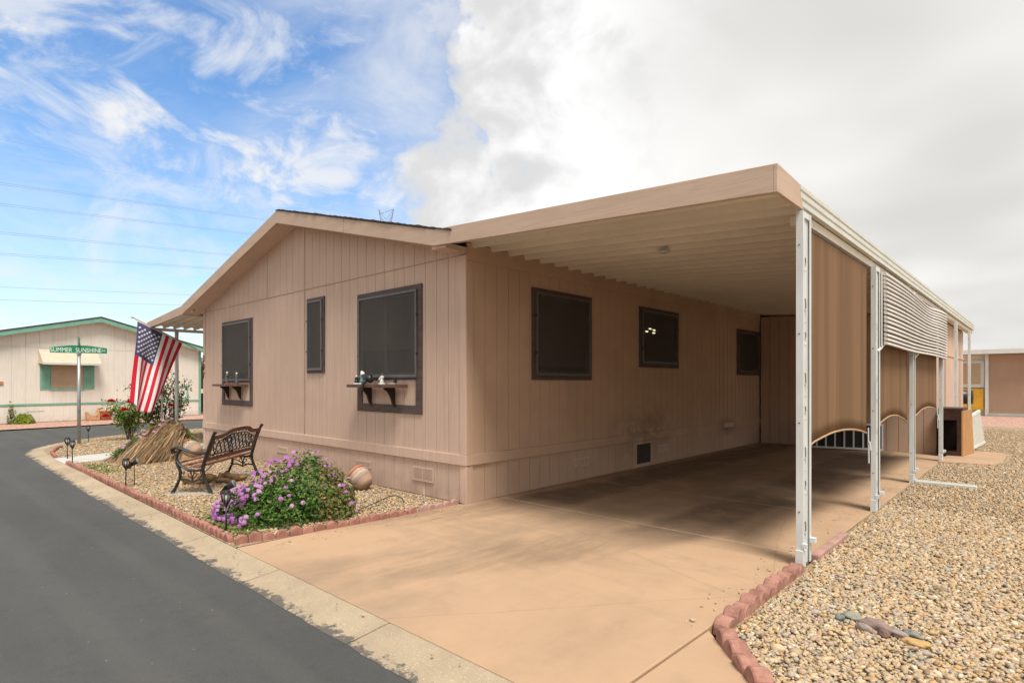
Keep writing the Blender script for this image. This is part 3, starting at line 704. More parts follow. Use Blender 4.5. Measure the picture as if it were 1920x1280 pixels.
window(SD, 13.22, 14.62, 1.66, 2.73, 13.30, 14.55, 1.74, 2.66, None, None, None, label='dark window at the far end of the carport wall')
# vents
def vent(fn, a0, a1, z0, z1, nx, nz, name='vent'):
    m = MB(); frame_ring(m, a0, a1, z0, z1, a0 + .02, a1 - .02, z0 + .02, z1 - .02, .0, .012, fn); v = m.build(name, M['trim'], house)
    m = MB()
    for i in range(nz):
        z = z0 + .02 + (z1 - z0 - .04) * (i + .5) / nz; qbox(m, a0 + .022, a1 - .022, .0, .010, z - .006, z + .004, fn)
    for i in range(1, nx):
        a = a0 + (a1 - a0) * i / nx; qbox(m, a - .008, a + .008, .0, .0115, z0 + .022, z1 - .022, fn)
    m.build('louvre', M['trim'], v)
vent(FR, -7.70, -7.26, .225, .325, 1, 4); vent(FR, -6.27, -5.83, .185, .37, 2, 9); vent(FR, -10.3, -9.9, .225, .325, 1, 4)
for ya in (6.98, 9.55):
    for i in range(3): vent(SD, ya + i * .13, ya + .115 + i * .13, .21, .345, 2, 4)
m = MB(); frame_ring(m, 8.66, 9.42, .012, .462, 8.80, 9.28, .07, .41, .0, .012, SD); hv = m.build('access_panel', M['siding_side'], house)
m = MB(); qbox(m, 8.80, 9.28, -.003, .002, .07, .41, SD); m.build('screen_mesh', M['inside'], hv)
m = MB(); qbox(m, 12.45, 12.95, .0265, .034, .50, .60, SD); m.build('patch_plate', M['trim'], house)
# house number on the corner board
def text_mesh(s, size, ext=.004):
    c = bpy.data.curves.new('t', 'FONT'); c.body = s; c.size = size; c.extrude = ext; c.align_x = 'CENTER'; c.align_y = 'CENTER'
    o = bpy.data.objects.new('t', c); COL.objects.link(o); bpy.context.view_layer.update()
    me = bpy.data.meshes.new_from_object(o.evaluated_get(bpy.context.evaluated_depsgraph_get())); bpy.data.objects.remove(o); return me
for i, ch in enumerate('307'):
    me = text_mesh(ch, .21, .006); me.materials.clear(); me.materials.append(M['numeral']); o = link(bpy.data.objects.new('house_number', me))
    o.rotation_euler = (R(90), 0, 0); o.location = (XL + .05, YF - .023, 2.02 - i * .19); child(o, house)
# shelves with brackets
def shelf(a0, a1, z, label):
    t = thing('wall_shelf', label, 'shelf', ((a0 + a1) / 2, YF - .02, z - .3), group='window shelves')
    MB().box(a0, a1, YF - .24, YF - .024, z - .022, z + .022).build('board', M['shelfwood'], t, bevel=.004)
    for a in (a0 + (a1 - a0) * .27, a0 + (a1 - a0) * .75):
        pr = [(YF - .023, z - .024), (YF - .20, z - .024), (YF - .20, z - .045), (YF - .15, z - .075), (YF - .10, z - .14), (YF - .065, z - .24), (YF - .023, z - .30)]
        hole = MB().prism(pr, a - .018, a + .018, YZ).build('bracket', M['shelfdark'], t, bevel=.003)
M['shelfwood'] = plain('walnut_stained_board', (.12, .060, .045), .5, .2, 6); M['shelfdark'] = plain('dark_walnut_bracket', (.035, .018, .014), .5, .2, 6)
shelf(-12.80, -11.56, 1.435, 'brown shelf on two brackets below the leftmost front window'); shelf(-7.55, -6.36, 1.445, 'brown shelf on two curved brackets below the large front window')
M['figw'] = plain('white_glaze', (.75, .74, .71), .25, .05, 20, spec=.6); M['figt'] = plain('teal_glaze', (.12, .28, .27), .25, .1, 20, spec=.6); M['figg'] = plain('grey_bronze', (.11, .115, .11), .45, .2, 20, spec=.5)
M['figr'] = plain('coral_base', (.45, .11, .075), .5, .1)
def statuette(name, label, x, z, h, body, base, cat='figurine', dy=.12, basecol=None, arms=True):
    t = thing(name, label, cat, (x, YF - dy, z), group='figurines on the window shelves')
    MB().lathe([(.001, 0), (.05, 0), (.052, .012), (.045, .018), (.001, .018)], 14).build('base', base, t, wc=False, auto=40)
    m = MB().lathe([(.001, .018), (.035, .018), (.030, .05), (.020, h * .45), (.026, h * .62), (.028, h * .70), (.012, h * .80), (.011, h * .82), (.001, h * .82)], 12)
    if arms:
        m.tube([(-.026, 0, h * .68), (-.05, -.015, h * .5), (-.02, -.03, h * .42)], [.009, .008, .006], 6); m.tube([(.026, 0, h * .68), (.055, -.01, h * .62), (.06, -.02, h * .78)], [.009, .008, .006], 6)
    m.build('body', body, t, True, False)
    MB().lathe([(.001, h * .80), (.014, h * .82), (.019, h * .88), (.017, h * .95), (.001, h)], 12).build('head', M['figw'] if body is not M['figw'] else M['figg'], t, True, False)
statuette('figurine', 'white and grey figure standing on a coral base on the left shelf', -12.32, 1.457, .26, M['figg'], M['figr'])
statuette('figurine', 'slim grey figurine at the right of the left shelf', -11.84, 1.457, .24, M['figg'], M['figg'], arms=False)
statuette('figurine', 'small dark figurine at the left end of the large window shelf', -7.47, 1.467, .13, M['blk'], M['figw'], arms=False)
statuette('bottle_figurine', 'tall white topped teal bottle figurine on the large window shelf', -7.33, 1.467, .20, M['figt'], M['figw'], arms=False)
statuette('figurine', 'white figurine with a raised arm on the large window shelf', -6.82, 1.467, .15, M['figw'], M['figw'])
t = thing('figurine', 'dark grey creature with a hanging tail perched on the large window shelf', 'figurine', (-7.08, YF - .2, 1.467), group='figurines on the window shelves')
m = MB().tube([(.09, .02, .04), (.05, .01, .09), (-.02, 0, .085), (-.07, -.01, .13)], [.035, .06, .045, .028], 10); m.tube([(.02, -.02, .06), (-.03, -.045, .0), (-.02, -.06, -.09), (-.035, -.062, -.16)], [.03, .026, .02, .006], 8)
m.build('body', M['blk'], t, True, False); MB().lathe([(.001, 0), (.03, .01), (.034, .035), (.02, .058), (.001, .062)], 12, Matrix.Translation((-.085, -.012, .12))).build('head', M['figw'], t, True, False)
t = thing('trinket_dish', 'small white dish with a dark box at the right of the large window shelf', 'dish', (-6.55, YF - .13, 1.467), group='figurines on the window shelves')
MB().lathe([(.001, 0), (.06, 0), (.078, .016), (.07, .016), (.05, .006), (.001, .006)], 16).build('dish', M['figw'], t, True, False); MB().box(.04, .075, -.02, .02, .012, .085).build('box', M['blk'], t, False, False, .004)

# ------------------------------------------------------------------ the carport
CX0, CX1, CY0, CY1 = -5.20, -1.47, 4.41, 20.35
def cz(x): return 3.135 + (x - XE1) * (2.897 - 3.135) / (CX1 - XE1)     # underside at the fascia
carport = thing('carport', 'flat carport roof of ribbed beige metal on white posts beside the house', 'carport', (CX1, 5.03, 0))
MB().prism([(XE1 + .003, cz(XE1)), (CX1, cz(CX1)), (CX1, cz(CX1) + .21), (XE1 + .003, cz(XE1) + .195)], CY0, CY0 + .03, XZ).build('fascia', M['fascia'], carport, bevel=.004)
MB().add([(CX1 + .001, CY0 + .0, 2.897), (CX1 + .001, 5.03, 2.897), (CX1 + .001, 4.93, 3.085), (CX1 + .001, CY0, 3.106), (CX1 + .028, CY0, 2.897), (CX1 + .028, 5.03, 2.897), (CX1 + .028, 4.93, 3.085), (CX1 + .028, CY0, 3.106)],
         [(3,2,1,0),(4,5,6,7),(0,1,5,4),(1,2,6,5),(2,3,7,6),(3,0,4,7)]).build('fascia_return', M['fascia'], carport, bevel=.003)
per = .325
prof = [(0, .065), (.095, .065), (.112, .0), (.150, .0), (.166, .065), (.212, .065), (.222, .030), (.250, .030), (.262, .065), (.325, .065)]
m = MB(); v = []
for (xx, zz) in ((CX0 - .02, 3.165), (CX1 - .02, 2.925)): v += [(xx, p, zz + q) for p, q in prof]
np_ = len(prof); m.add(v, [(i, i + 1, np_ + i + 1, np_ + i) for i in range(np_ - 1)])
me_pan = m.mesh('roof_pan', M['pan'], recalc=False)
yy = CY0 + .035
while yy < CY1 - .05: inst(me_pan, 'roof_pan', (0, yy, 0), carport); yy += per
MB().add([(XR - .4, CY0 + .02, 3.245), (CX1, CY0 + .02, 3.02), (CX1, CY1, 3.02), (XR - .4, CY1, 3.245)], [(0, 1, 2, 3)]).build('roof_cover', M['gutter'], carport)
# gutter with horizontal beads
g = [(0, 2.925), (.045, 2.925), (.045, 2.965), (.036, 2.970), (.036, 2.985), (.046, 2.990), (.046, 3.030), (.037, 3.035), (.037, 3.048), (.048, 3.053), (.048, 3.085), (.02, 3.10), (0, 3.10)]
MB().prism([(CX1 - .02 + p, q) for p, q in g], 4.96, CY1, lambda p, q, t: (p, t, q)).build('gutter', M['gutter'], carport)
MB().box(CX1 - .14, CX1 - .02, 5.24, CY1 - .02, 2.84, 2.917).build('side_beam', M['pan'], carport, bevel=.004)
t_l = MB().lathe([(.001, 0), (.07, 0), (.066, -.012), (.04, -.022), (.001, -.024)], 18, Matrix.Translation((-3.29, 6.16, 3.035))).build('ceiling_light', M['lens'], carport, True)
# perforated channel posts
def post(y, h, depth=.22, wide=.052, slots=True, lower=True):
    x0, x1 = -1.485, -1.485 + wide
    m = MB()
    m.box(x0, x1, y - .045, y - .038, .012, h)                      # front face
    m.box(x1 - .006, x1, y - .038, y - .005, .012, h - .0)          # near flange
    m.box(x0 + .008, x1 - .016, y - .005, y + depth - .08, .012, h) # web
    m.box(x1 - .006, x1, y + depth - .08, y + depth - .045, .012, h); m.box(x0, x1, y + depth - .045, y + depth - .038, .012, h)
    m.box(x1 - .015, x1 - .001, y - .004, y + depth - .081, h - .05, h - .001)
    p = m.build('post', M['post'], carport)
    if slots:
        ms = MB(); ml = MB(); z = .30; k = 0; xx = x1 - .0155
        while z < h - .35:
            cy = y + (depth - .085) / 2
            hh = .055 if k % 2 == 0 else .03
            pts = [(cy - .014 + .012 * math.sin(i / 7 * math.pi), z - hh + 2 * hh * i / 7) for i in range(8)] + [(cy + .016 + .012 * math.sin(i / 7 * math.pi), z + hh - 2 * hh * i / 7) for i in range(8)]
            ms.prism(pts, xx, xx + .0012, YZ)
            pts = [(a - .004 + .01, b - hh * 1.5) for a, b in pts]; ml.prism(pts, xx, xx + .004, YZ)
            z += .36 if k % 2 == 0 else .25; k += 1
        ms.build('slot', M['slot'], p); ml.build('curled_paint', M['post'], p)
    mb = MB(); z = .45
    while z < h: mb.lathe([(.001, 0), (.007, 0), (.006, .004), (.001, .005)], 8, Matrix.Translation((x0 + wide * .45, y - .0455, z)) @ Matrix.Rotation(R(90), 4, 'X')); z += .72
    mb.build('bolt', M['slot'], p)
    MB().box(x0 - .004, x1 + .004, y - .055, y + .03, .0, .14).build('base_shoe', M['post'], p, bevel=.003)
    MB().box(x1 - .01, x1 + .03, y - .05, y - .02, .16, .20).box(x1 - .0, x1 + .045, y + depth - .09, y + depth - .045, .17, .215).build('tab', M['post'], p, bevel=.003)
    return p
post(5.03, 2.885); post(7.75, 2.84); post(10.31, 2.84, .17, slots=False); post(13.5, 2.84, .16, slots=False); post(16.0, 2.84, .12, slots=False); post(19.05, 2.84, .12, slots=False)
for y in (7.75, 10.31):
    m = MB().tube([(-1.45, y + .12, 1.86), (-1.40, y + .3, 1.97)], .018, 6); m.build('knee_brace', M['post'], carport)
# sheet that closes the far end of the carport, and the store room behind it
shed = thing('storage_room', 'tan board sided storage room closing the far end of the carport', 'shed', (-3.4, 14.67, 0))
MB().box(XR + .03, -1.68, 14.695, 20.0, 0, 2.9).build('wall', M['core'], shed)
wsd = .2225; nn = 16; wsd = (XR * -1 - .02 - 1.66) / nn
for i in range(nn):
    a = XR + .028 + i * wsd; b = a + wsd; MB().prism([(a + .004, .0), (b - .004, .0), (b - .004, min(cz(b), 3.1)), (a + .004, min(cz(a), 3.1))], 14.67, 14.693, XZ).build('siding_board', M['siding_side'], shed)
sy = 14.70
while sy < 19.95:
    MB().box(-1.679, -1.66, sy + .004, sy + .40, .62, 2.10).build('side_panel', M['peach2'] if 'peach2' in M else M['siding'], shed); MB().box(-1.679, -1.66, sy + .004, sy + .40, 2.14, 2.86).build('side_panel', M['siding'], shed)
    MB().box(-1.679, -1.66, sy + .004, sy + .40, .0, .60).build('side_panel', M['siding'], shed); sy += .404
MB().box(-1.68, -1.645, 14.68, 19.96, 2.10, 2.14).build('trim_strip', M['trim'], shed)

# shade curtains hung between the posts
def curtain(label, y0, y1, ztop, zl, zm, zr, fold=.0022):
    nu, nv = 46, 14; th = .006; V = []; F = []
    for side in (0, 1):
        for i in range(nu + 1):
            u = i / nu; y = y0 + (y1 - y0) * u
            zb = zl * (1 - u) * (1 - 2 * u) + zm * 4 * u * (1 - u) + zr * u * (2 * u - 1)
            for j in range(nv + 1):
                w_ = j / nv; z = ztop + (zb - ztop) * w_
                x = -1.515 + fold * math.sin(u * 31 + .6 * math.sin(u * 11)) * (.35 + .65 * w_) + .001 * math.sin(u * 67 + 2) * w_
                V.append((x + side * th, y, z))
    n1 = (nu + 1) * (nv + 1); q = nv + 1
    for i in range(nu):
        for j in range(nv):
            a = i * q + j; F.append((a, a + 1, a + q + 1, a + q)); F.append((n1 + a + q, n1 + a + q + 1, n1 + a + 1, n1 + a))
    for i in range(nu): a = i * q + nv; F.append((a, a + q, n1 + a + q, n1 + a))
    for j in range(nv): F.append((j, j + 1, n1 + j + 1, n1 + j)); a = nu * q + j; F.append((a + 1, a, n1 + a, n1 + a + 1))
    t = thing('shade_curtain', label, 'curtain', (-1.5, (y0 + y1) / 2, 0), group='brown shade curtains between the carport posts')
    MB().add(V, F).build('cloth', M['curtain'], t, True)
    path = [Vector(V[i * q + nv]) + Vector((.004, 0, .0)) for i in range(nu + 1)]
    MB().tube(path, .011, 6).build('hem', M['hem'], t, True)
    MB().tube([(-1.515, y0, ztop), (-1.515, y1, ztop)], .016, 6).build('rod', M['slot'], t)
    MB().tube([(-1.50, y1 + .03, zr + .06), (-1.495, y1 + .035, zr - .35)], .008, 5).tube([(-1.49, y1 + .03, zr - .1), (-1.48, y1 + .05, zr - .2)], .014, 5).build('tie_strap', M['post'], t)
curtain('wide brown shade curtain between the two nearest carport posts', 5.30, 7.62, 2.83, .93, 1.015, .915)
curtain('brown shade curtain hanging half hidden below the white slatted awning, nearer of two', 8.10, 10.25, 2.80, .94, 1.05, .90)
curtain('brown shade curtain below the far half of the white slatted awning', 10.62, 13.38, 2.80, .90, 1.06, .98)

# white slatted side awning
aw = thing('slatted_awning', 'sagging white metal slat awning fixed to the carport side', 'awning', (-1.39, 10.6, 1.93))
ns_ = 17
for k in range(ns_):
    u0 = k / ns_; m = MB(); nu = 26; V = []; F = []; jit = random.uniform(-.003, .003)
    for i in range(nu + 1):
        u = i / nu; y = 7.95 + (13.55 - 7.95) * u
        sag = -.040 * math.exp(-((u - .62) / .20) ** 2) * (1 - u0) ** 1.2 + .006 * math.sin(u * 9 + k * .1) - .02 * math.sin(u * math.pi) * (1 - u0)
        bulge = .03 * math.sin(u * math.pi) * math.sin(math.pi * min(1, u0 * 1.1)) + .008 * math.sin(u * 7 + k * .12)
        z = 2.80 - .87 * u0 + sag + jit; hh = .87 / ns_
        for (dx, dz) in ((.0, -.002), (.018, -.008), (.034, -hh * .55), (.040, -hh * .86), (.030, -hh * .92), (.004, -hh * .92), (-.004, -hh * .5)):
            V.append((-1.405 + dx + bulge, y, z + dz))
    for i in range(nu):
        for c in range(7): F.append((i*7+c, i*7+(c+1) % 7, (i+1)*7+(c+1) % 7, (i+1)*7+c))
    F += [tuple(range(6, -1, -1)), tuple(nu * 7 + c for c in range(7))]
    m.add(V, F).build('slat', M['louvre'], aw, auto=50)
for y in (7.93, 10.4, 13.56): MB().box(-1.425, -1.409, y - .012, y + .012, 1.93, 2.80).build('stile', M['louvre'], aw)

# ------------------------------------------------------------------ left porch awning, flag
porch = thing('porch_awning', 'ribbed metal porch awning on posts at the left side of the house', 'awning', (-16.7, 5.0, 0))
def pz(x): return 3.08 + (x + 14.27) * .062
MB().prism([(XE0 - .025, pz(XE0) - .07), (XE0 - .025, pz(XE0) + .13), (-16.86, pz(-16.86) + .10), (-16.86, pz(-16.86) - .05)], YO, YO + .03, XZ).build('fascia', M['fascia'], porch, bevel=.004)
prof2 = [(p * .75, q) for p, q in prof]
m = MB(); v = []
for xx in (XE0 + .38, -16.84): v += [(xx, p, pz(xx) + q - .03) for p, q in prof2]
m.add(v, [(i, i + 1, np_ + i + 1, np_ + i) for i in range(np_ - 1)]); me_pp = m.mesh('roof_pan', M['pan'], recalc=False)
yy = YO + .035
while yy < 15: inst(me_pp, 'roof_pan', (0, yy, 0), porch); yy += per * .75
MB().box(-16.80, -16.70, YO + .04, 15, pz(-16.75) - .11, pz(-16.75) - .038).build('beam', M['pan'], porch)
for (x, y, r) in ((-16.70, 5.05, .045), (-16.95, 4.78, .022)):
    MB().tube([(x, y, 0), (x, y, pz(x) - (.11 if r > .03 else .06))], r, 10).build('post', M['post'], porch, True)
fp = thing('flag_pole', 'wooden flag pole slanting out from the porch awning post', 'flag pole', (-16.70, 5.58, 2.36))
A, B = Vector((-16.63, 5.52, 2.375)), Vector((-16.63, 4.05, 3.10))
MB().tube([A, A.lerp(B, .3), B], [.010, .013, .015], 8).build('shaft', M['pole'], fp, True)
MB().tube([B, B + (B - A).normalized() * .05], [.026, .022], 8).build('finial', M['gutter'], fp, True)
MB().tube([(-16.66, 5.05, 2.52), (-16.63, 5.05, 2.61)], .026, 8).build('bracket', M['slot'], fp)
def flag():
    H0, H1 = Vector((4.14, 3.02)), Vector((5.16, 2.52))         # along the pole (Y,Z)
    def S(a, b):
        h = H0.lerp(H1, a)
        # fly end: canton corner hangs straight, the lower stripes swing across it
        e = Vector((3.97 + .50 * a ** .9 + .05 * math.sin(a * 9), .985 - .25 * a - .10 * math.sin(a * math.pi)))
        y = h.x + (e.x - h.x) * b; z = h.y + (e.y - h.y) * (b ** .97)
        y += .06 * b * (1 - b) * math.sin(a * 6.0) - .07 * math.exp(-((a - .30) / .14) ** 2) * b
        x = -16.615 + .11 * b * math.sin(a * 10.5 + 1.0 - b * 1.2) + .03 * math.sin(b * 7 + a * 3)
        return Vector((x, y, z))
    m = MB(); na, nb = 52, 40
    V = [S(i / na, j / nb) for i in range(na + 1) for j in range(nb + 1)]; q = nb + 1
    m.v = [tuple(p) for p in V]
    for i in range(na):
        st = i // 4
        for j in range(nb):
            a = i * q + j; m.f.append((a, a + 1, a + q + 1, a + q))
            m.mi.append(2 if (st < 7 and j < nb * .4) else (0 if st % 2 == 0 else 1))
    t = thing('flag', 'striped red and white flag with a blue starred canton hanging from a slanted pole', 'flag', (-16.62, 4.6, .8))
    cl = m.build('cloth', [M['fred'], M['fwhite'], M['fblue']], t, True)
    md = cl.modifiers.new('s', 'SOLIDIFY'); md.thickness = .003; md.offset = 0
    ms = MB()
    for r in range(9):
        for c in range(6 if r % 2 == 0 else 5):
            a0 = (r + 1) / 10 * 7 / 13; b0 = (c + (1 if r % 2 == 0 else 1.5)) / 6.9 * .4
            for sg in (1, -1):
                p = S(a0, b0); da = (S(a0 + .01, b0) - p).normalized(); db = (S(a0, b0 + .01) - p); db = (db - da * db.dot(da)).normalized(); nrm = da.cross(db) * sg * .004
                pts = []
                for k in range(10):
                    rr = .036 if k % 2 == 0 else .015; w_ = k * math.pi / 5; pts.append(p + nrm + da * (rr * math.cos(w_)) + db * (rr * math.sin(w_)))
                ms.add(pts, [tuple(range(10))])
    ms.build('stars', M['fwhite'], cl)
    hs = [S(0, 0), S(1, 0)]; MB().tube([S(i / 12, .0) for i in range(13)], .008, 6).build('sleeve', M['fwhite'], t)
flag()

# ------------------------------------------------------------------ edging bricks
def scallop_mesh(w_, h, d, m, up=True, name='edging_brick'):
    """one scalloped unit: rounded top seen from the front, thickness d"""
    pts = [(-w_ / 2, -.03), (w_ / 2, -.03), (w_ / 2, h * .22)] + [(w_ / 2 * math.cos(R(a)), h * .22 + h * .78 * math.sin(R(a))) for a in (22, 45, 68, 90, 112, 135, 158)] + [(-w_ / 2, h * .22)]
    mb = MB().prism(pts, -d / 2, d / 2, XZ); me = mb.mesh(name, m)
    bm = bmesh.new(); bm.from_mesh(me); bmesh.ops.bevel(bm, geom=[e for e in bm.edges if abs((e.verts[0].co - e.verts[1].co).y) < 1e-4 and e.verts[0].co.z > 0 and e.verts[1].co.z > 0], offset=.008, segments=1, affect='EDGES'); bm.to_mesh(me); bm.free(); return me
M['edger3'] = plain('pink_edging_concrete', (.335, .17, .13), .9, .3, 11, .6, 120, .2)  # slightly pinker concrete of the bricks right of the driveway
sc_v = [scallop_mesh(.116 + .004 * (i % 2), .070 + .006 * i, .050 + .005 * (i % 2), M['edger']) for i in range(3)]
sc_f = [scallop_mesh(.116, .075, .05, M['edger2'])]
sc_r = [scallop_mesh(.138, .072 + .006 * i, .095, M['edger3']) for i in range(3)]
def edging(label, path, step, meshes, jit=.004, every=None):
    t = thing('garden_edging', label, 'edging', (path[0][0], path[0][1], 0), group='scalloped concrete edging')
    pts = resample(path, step)
    for i in range(len(pts) - 1):
        a, b = pts[i], pts[i + 1]; c = (a + b) / 2; d = b - a
        inst(random.choice(meshes), 'edging_brick', (c.x + random.uniform(-jit, jit), c.y + random.uniform(-jit, jit), random.uniform(-.014, .006)), t, rz=math.atan2(d.y, d.x) + random.uniform(-.08, .08)).rotation_euler.x = random.uniform(-.09, .09)
    return t
edging('scalloped terracotta edging along the curb side of the front bed', [(-13.1, 2.155), (-9, 2.165), (-5.60, 2.155)], .119, sc_v)
edging('scalloped terracotta edging between front bed and driveway', [(-5.52, 2.15), (-5.42, 2.6), (-5.33, 3.3), (-5.30, 4.1)], .122, sc_v)
edging('short faded stretch of scalloped edging where the bed meets the house corner', [(-5.30, 4.12), (-5.29, 4.72)], .118, sc_f)
edging('terracotta edging round the curb corner beyond the walkway', [(-14.3, 2.17), (-15.2, 2.24), (-16.0, 2.42), (-16.5, 2.62)], .119, sc_v)
edging('scalloped terracotta edging from the nearest carport post to the driveway flare', [(-1.45, 4.94), (-1.45, 3.36)], .138, sc_r)
edging('scalloped terracotta edging along the driveway flare at the gravel yard', [(-1.385, 3.30), (-1.02, 2.90), (-.40, 2.16)], .142, sc_r)
t = thing('garden_edging', 'two straight faded pink edging blocks beside the nearest carport post', 'edging', (-1.42, 5.5, 0), group='scalloped concrete edging')
for ya, yb in ((5.26, 5.74), (5.755, 6.25)): MB().box(-1.455, -1.385, ya, yb, -.03, .055).build('edging_brick', M['edger2'], t, bevel=.012)
# rail lying on the gravel from the third post
t = thing('metal_rail', 'low grey white metal channel lying on the gravel by the third carport post', 'rail', (-1.05, 10.3, 0))
MB().box(-1.42, -.70, 10.26, 10.34, .0, .05).build('channel', M['gutter'], t, bevel=.012); MB().box(-1.42, -.73, 10.285, 10.315, .0505, .062).build('lip', M['post'], t)

# ------------------------------------------------------------------ bench
def bench():
    Lb = 1.42; t = thing('garden_bench', 'black cast iron bench with brown lattice back and red brown slats, facing the street', 'bench', (-8.89, 3.26, .012), math.atan2(.85, -.80)); t.scale = (1.03, 1.03, .95)
    # local: x along the bench, y towards the back of the bench (towards viewer side), z up
    sgn = -1.
    def T(x, y, z): return (x, sgn * y, z)
    for x in (-Lb / 2, Lb / 2):
        m = MB()
        m.tube([T(x, .24, 0.0), T(x, .20, .10), T(x, .15, .24), T(x, .135, .34), T(x, .15, .42), T(x, .20, .60), T(x, .275, .82), T(x, .30, .86)], [.026, .020, .019, .022, .024, .021, .020, .026], 8, flat=1.25)   # back leg and upright
        m.tube([T(x, -.26, 0.0), T(x, -.22, .07), T(x, -.165, .20), T(x, -.155, .30), T(x, -.19, .40), T(x, -.205, .46)], [.026, .020, .018, .019, .02, .02], 8, flat=1.25)       # front leg
        m.tube([T(x, .135, .335), T(x, .05, .315), T(x, -.06, .33), T(x, -.15, .385), T(x, -.205, .46)], [.02, .018, .018, .018, .02], 8, flat=1.4)                                 # seat rail
        m.tube([T(x, .19, .57), T(x, .10, .555), T(x, -.02, .575), T(x, -.14, .625), T(x, -.215, .645), T(x, -.265, .615), T(x, -.255, .575), T(x, -.225, .585)], [.017, .017, .018, .021, .024, .024, .02, .014], 8, flat=1.5)  # arm scroll
        m.tube([T(x, -.205, .46), T(x, -.20, .53), T(x, -.155, .62)], .016, 8, flat=1.3)
        m.tube([T(x, .17, .18), T(x, .08, .195), T(x, .0, .155), T(x, -.08, .195), T(x, -.175, .19)], .013, 7, flat=1.3)                                                           # stretcher
        for s in (-1, 1):
            m.tube([T(x, .0, .16), T(x, .01 * s, .21), T(x, .045 * s, .235), T(x, .06 * s, .27), T(x, .03 * s, .285), T(x, .012 * s, .26)], .008, 6); m.tube([T(x, .0, .20), T(x, .02 * s, .30), T(x, .07 * s, .315)], .008, 6)
            m.tube([T(x, .14 * s, .29), T(x, .115 * s, .265), T(x, .10 * s, .29), T(x, .115 * s, .305)], .007, 6)
        m.build('end_frame', M['iron'], t, False, False, auto=50)
        MB().lathe([(.001, 0), (.012, 0), (.010, .01), (.001, .012)], 8, Matrix.Translation(T(x, .13, .40))).build('bolt', M['lens'], t, True, False)
    for k in range(5):
        y = -.165 + k * .072; z = .435 - .06 * math.sin((k) / 4 * math.pi) * .8 - .012 * k
        MB().box(-Lb / 2 + .012, Lb / 2 - .012, min(sgn * (y - .029), sgn * (y + .029)), max(sgn * (y - .029), sgn * (y + .029)), z - .011, z + .011).build('seat_slat', M['slat'], t, False, False, .004)
    # back frame
    def BY(z): return .14 + (z - .40) * .30 + (z - .4) ** 2 * .06
    def topz(x):
        u = abs(x) / (Lb / 2); return .80 + .075 * (1 / (1 + math.exp((u - .50) * 14))) + .012 * max(0, u - .7)
    nb = 36
    def bar(f0, f1, name, mat, x0, x1, th=.014):
        V = []; F = []
        for i in range(nb + 1):
            x = x0 + (x1 - x0) * i / nb; za, zb = f0(x), f1(x)
            V += [T(x, BY(za) - th, za), T(x, BY(zb) - th, zb), T(x, BY(zb) + th, zb), T(x, BY(za) + th, za)]
        for i in range(nb):
            for c in range(4): F.append((i*4+c, i*4+(c+1) % 4, (i+1)*4+(c+1) % 4, (i+1)*4+c))
        F += [(3, 2, 1, 0), tuple(nb * 4 + c for c in range(4))]
        return MB().add(V, F).build(name, mat, t, False, False, auto=40)
    xa, xb = -Lb / 2 + .024, Lb / 2 - .024
    bar(lambda x: topz(x) - .055, topz, 'top_rail', M['bronze'], xa, xb); bar(lambda x: .435, lambda x: .485, 'bottom_rail', M['bronze'], xa, xb)
    bar(lambda x: .486, lambda x: topz(x) - .056, 'side_rail', M['bronze'], xa, xa + .04); bar(lambda x: .486, lambda x: topz(x) - .056, 'side_rail', M['bronze'], xb - .04, xb)
    m = MB(); z0 = .52; lo, hi = -.47, .47
    def inlat(x, z): return abs(x) < hi and z0 < z < topz(x) - .095
    for d in (-1, 1):
        k = -16
        while k <= 16:
            x = k * .108; pts = []
            for j in range(30):
                zz = .50 + j * .0125; xx = x + d * (zz - .66) * .95
                if inlat(xx, zz): pts.append(T(xx, BY(zz) + .002 * d, zz))
            if len(pts) > 2: m.tube([pts[0], pts[-1]], .0085, 5)
            k += 1
    m.tube([T(x, BY(z0), z0) for x in (lo - .02, hi + .02)], .008, 5); m.tube([T(lo - .02 + (hi - lo + .04) * i / 24, BY(topz(lo + (hi - lo) * i / 24) - .092), topz(lo - .02 + (hi - lo + .04) * i / 24) - .092) for i in range(25)], .008, 5)
    for s in (-1, 1):
        m.tube([T(s * (hi + .02), BY(z0), z0), T(s * (hi + .035), BY(.62), .62), T(s * (hi + .02), BY(topz(hi) - .09), topz(hi) - .09)], .008, 5)
        for zc in (.55, .64, .72):
            c = s * .57; m.tube([T(c + .05 * math.cos(a), BY(zc), zc + .042 * math.sin(a)) for a in [i * .55 for i in range(12)]], .006, 5)
        m.tube([T(s * .50, BY(.50), .50), T(s * .56, BY(.60), .60), T(s * .62, BY(.68), .68), T(s * .56, BY(.735), .735)], .006, 5)
    x = -.62
    while x < .63:
        m.tube([T(x + .03 * math.cos(a), BY(.50), .503 + .014 * math.sin(a)) for a in [i * .785 for i in range(9)]], .005, 4)
        if abs(x) < .5: zz = topz(x) - .073; m.tube([T(x + .03 * math.cos(a), BY(zz), zz + .014 * math.sin(a)) for a in [i * .785 for i in range(9)]], .005, 4)
        x += .105
    m.build('lattice', M['iron'], t, False, False)
    for q_ in (-1, 1): MB().tube([T(q_ * Lb / 2, .06, .18), T(q_ * .15, .05, .40)], .007, 6).build('cross_brace', M['iron'], t, False, False)
bench()
def pad(label, x, y, rz, a, b):
    t = thing('paver', label, 'paver', (x, y, 0), rz); MB().box(-a / 2, a / 2, -b / 2, b / 2, -.02, .012).build('block', M['paver'], t, False, False, .006)
M['paver'] = plain('grey_paver', (.36, .36, .35), .9, .1, 8, .3, 90)
pad('grey paver under the near feet of the bench', -8.43, 2.70, R(45), .62, .24); pad('grey paver under the far feet of the bench', -9.56, 3.91, R(45), .62, .24)

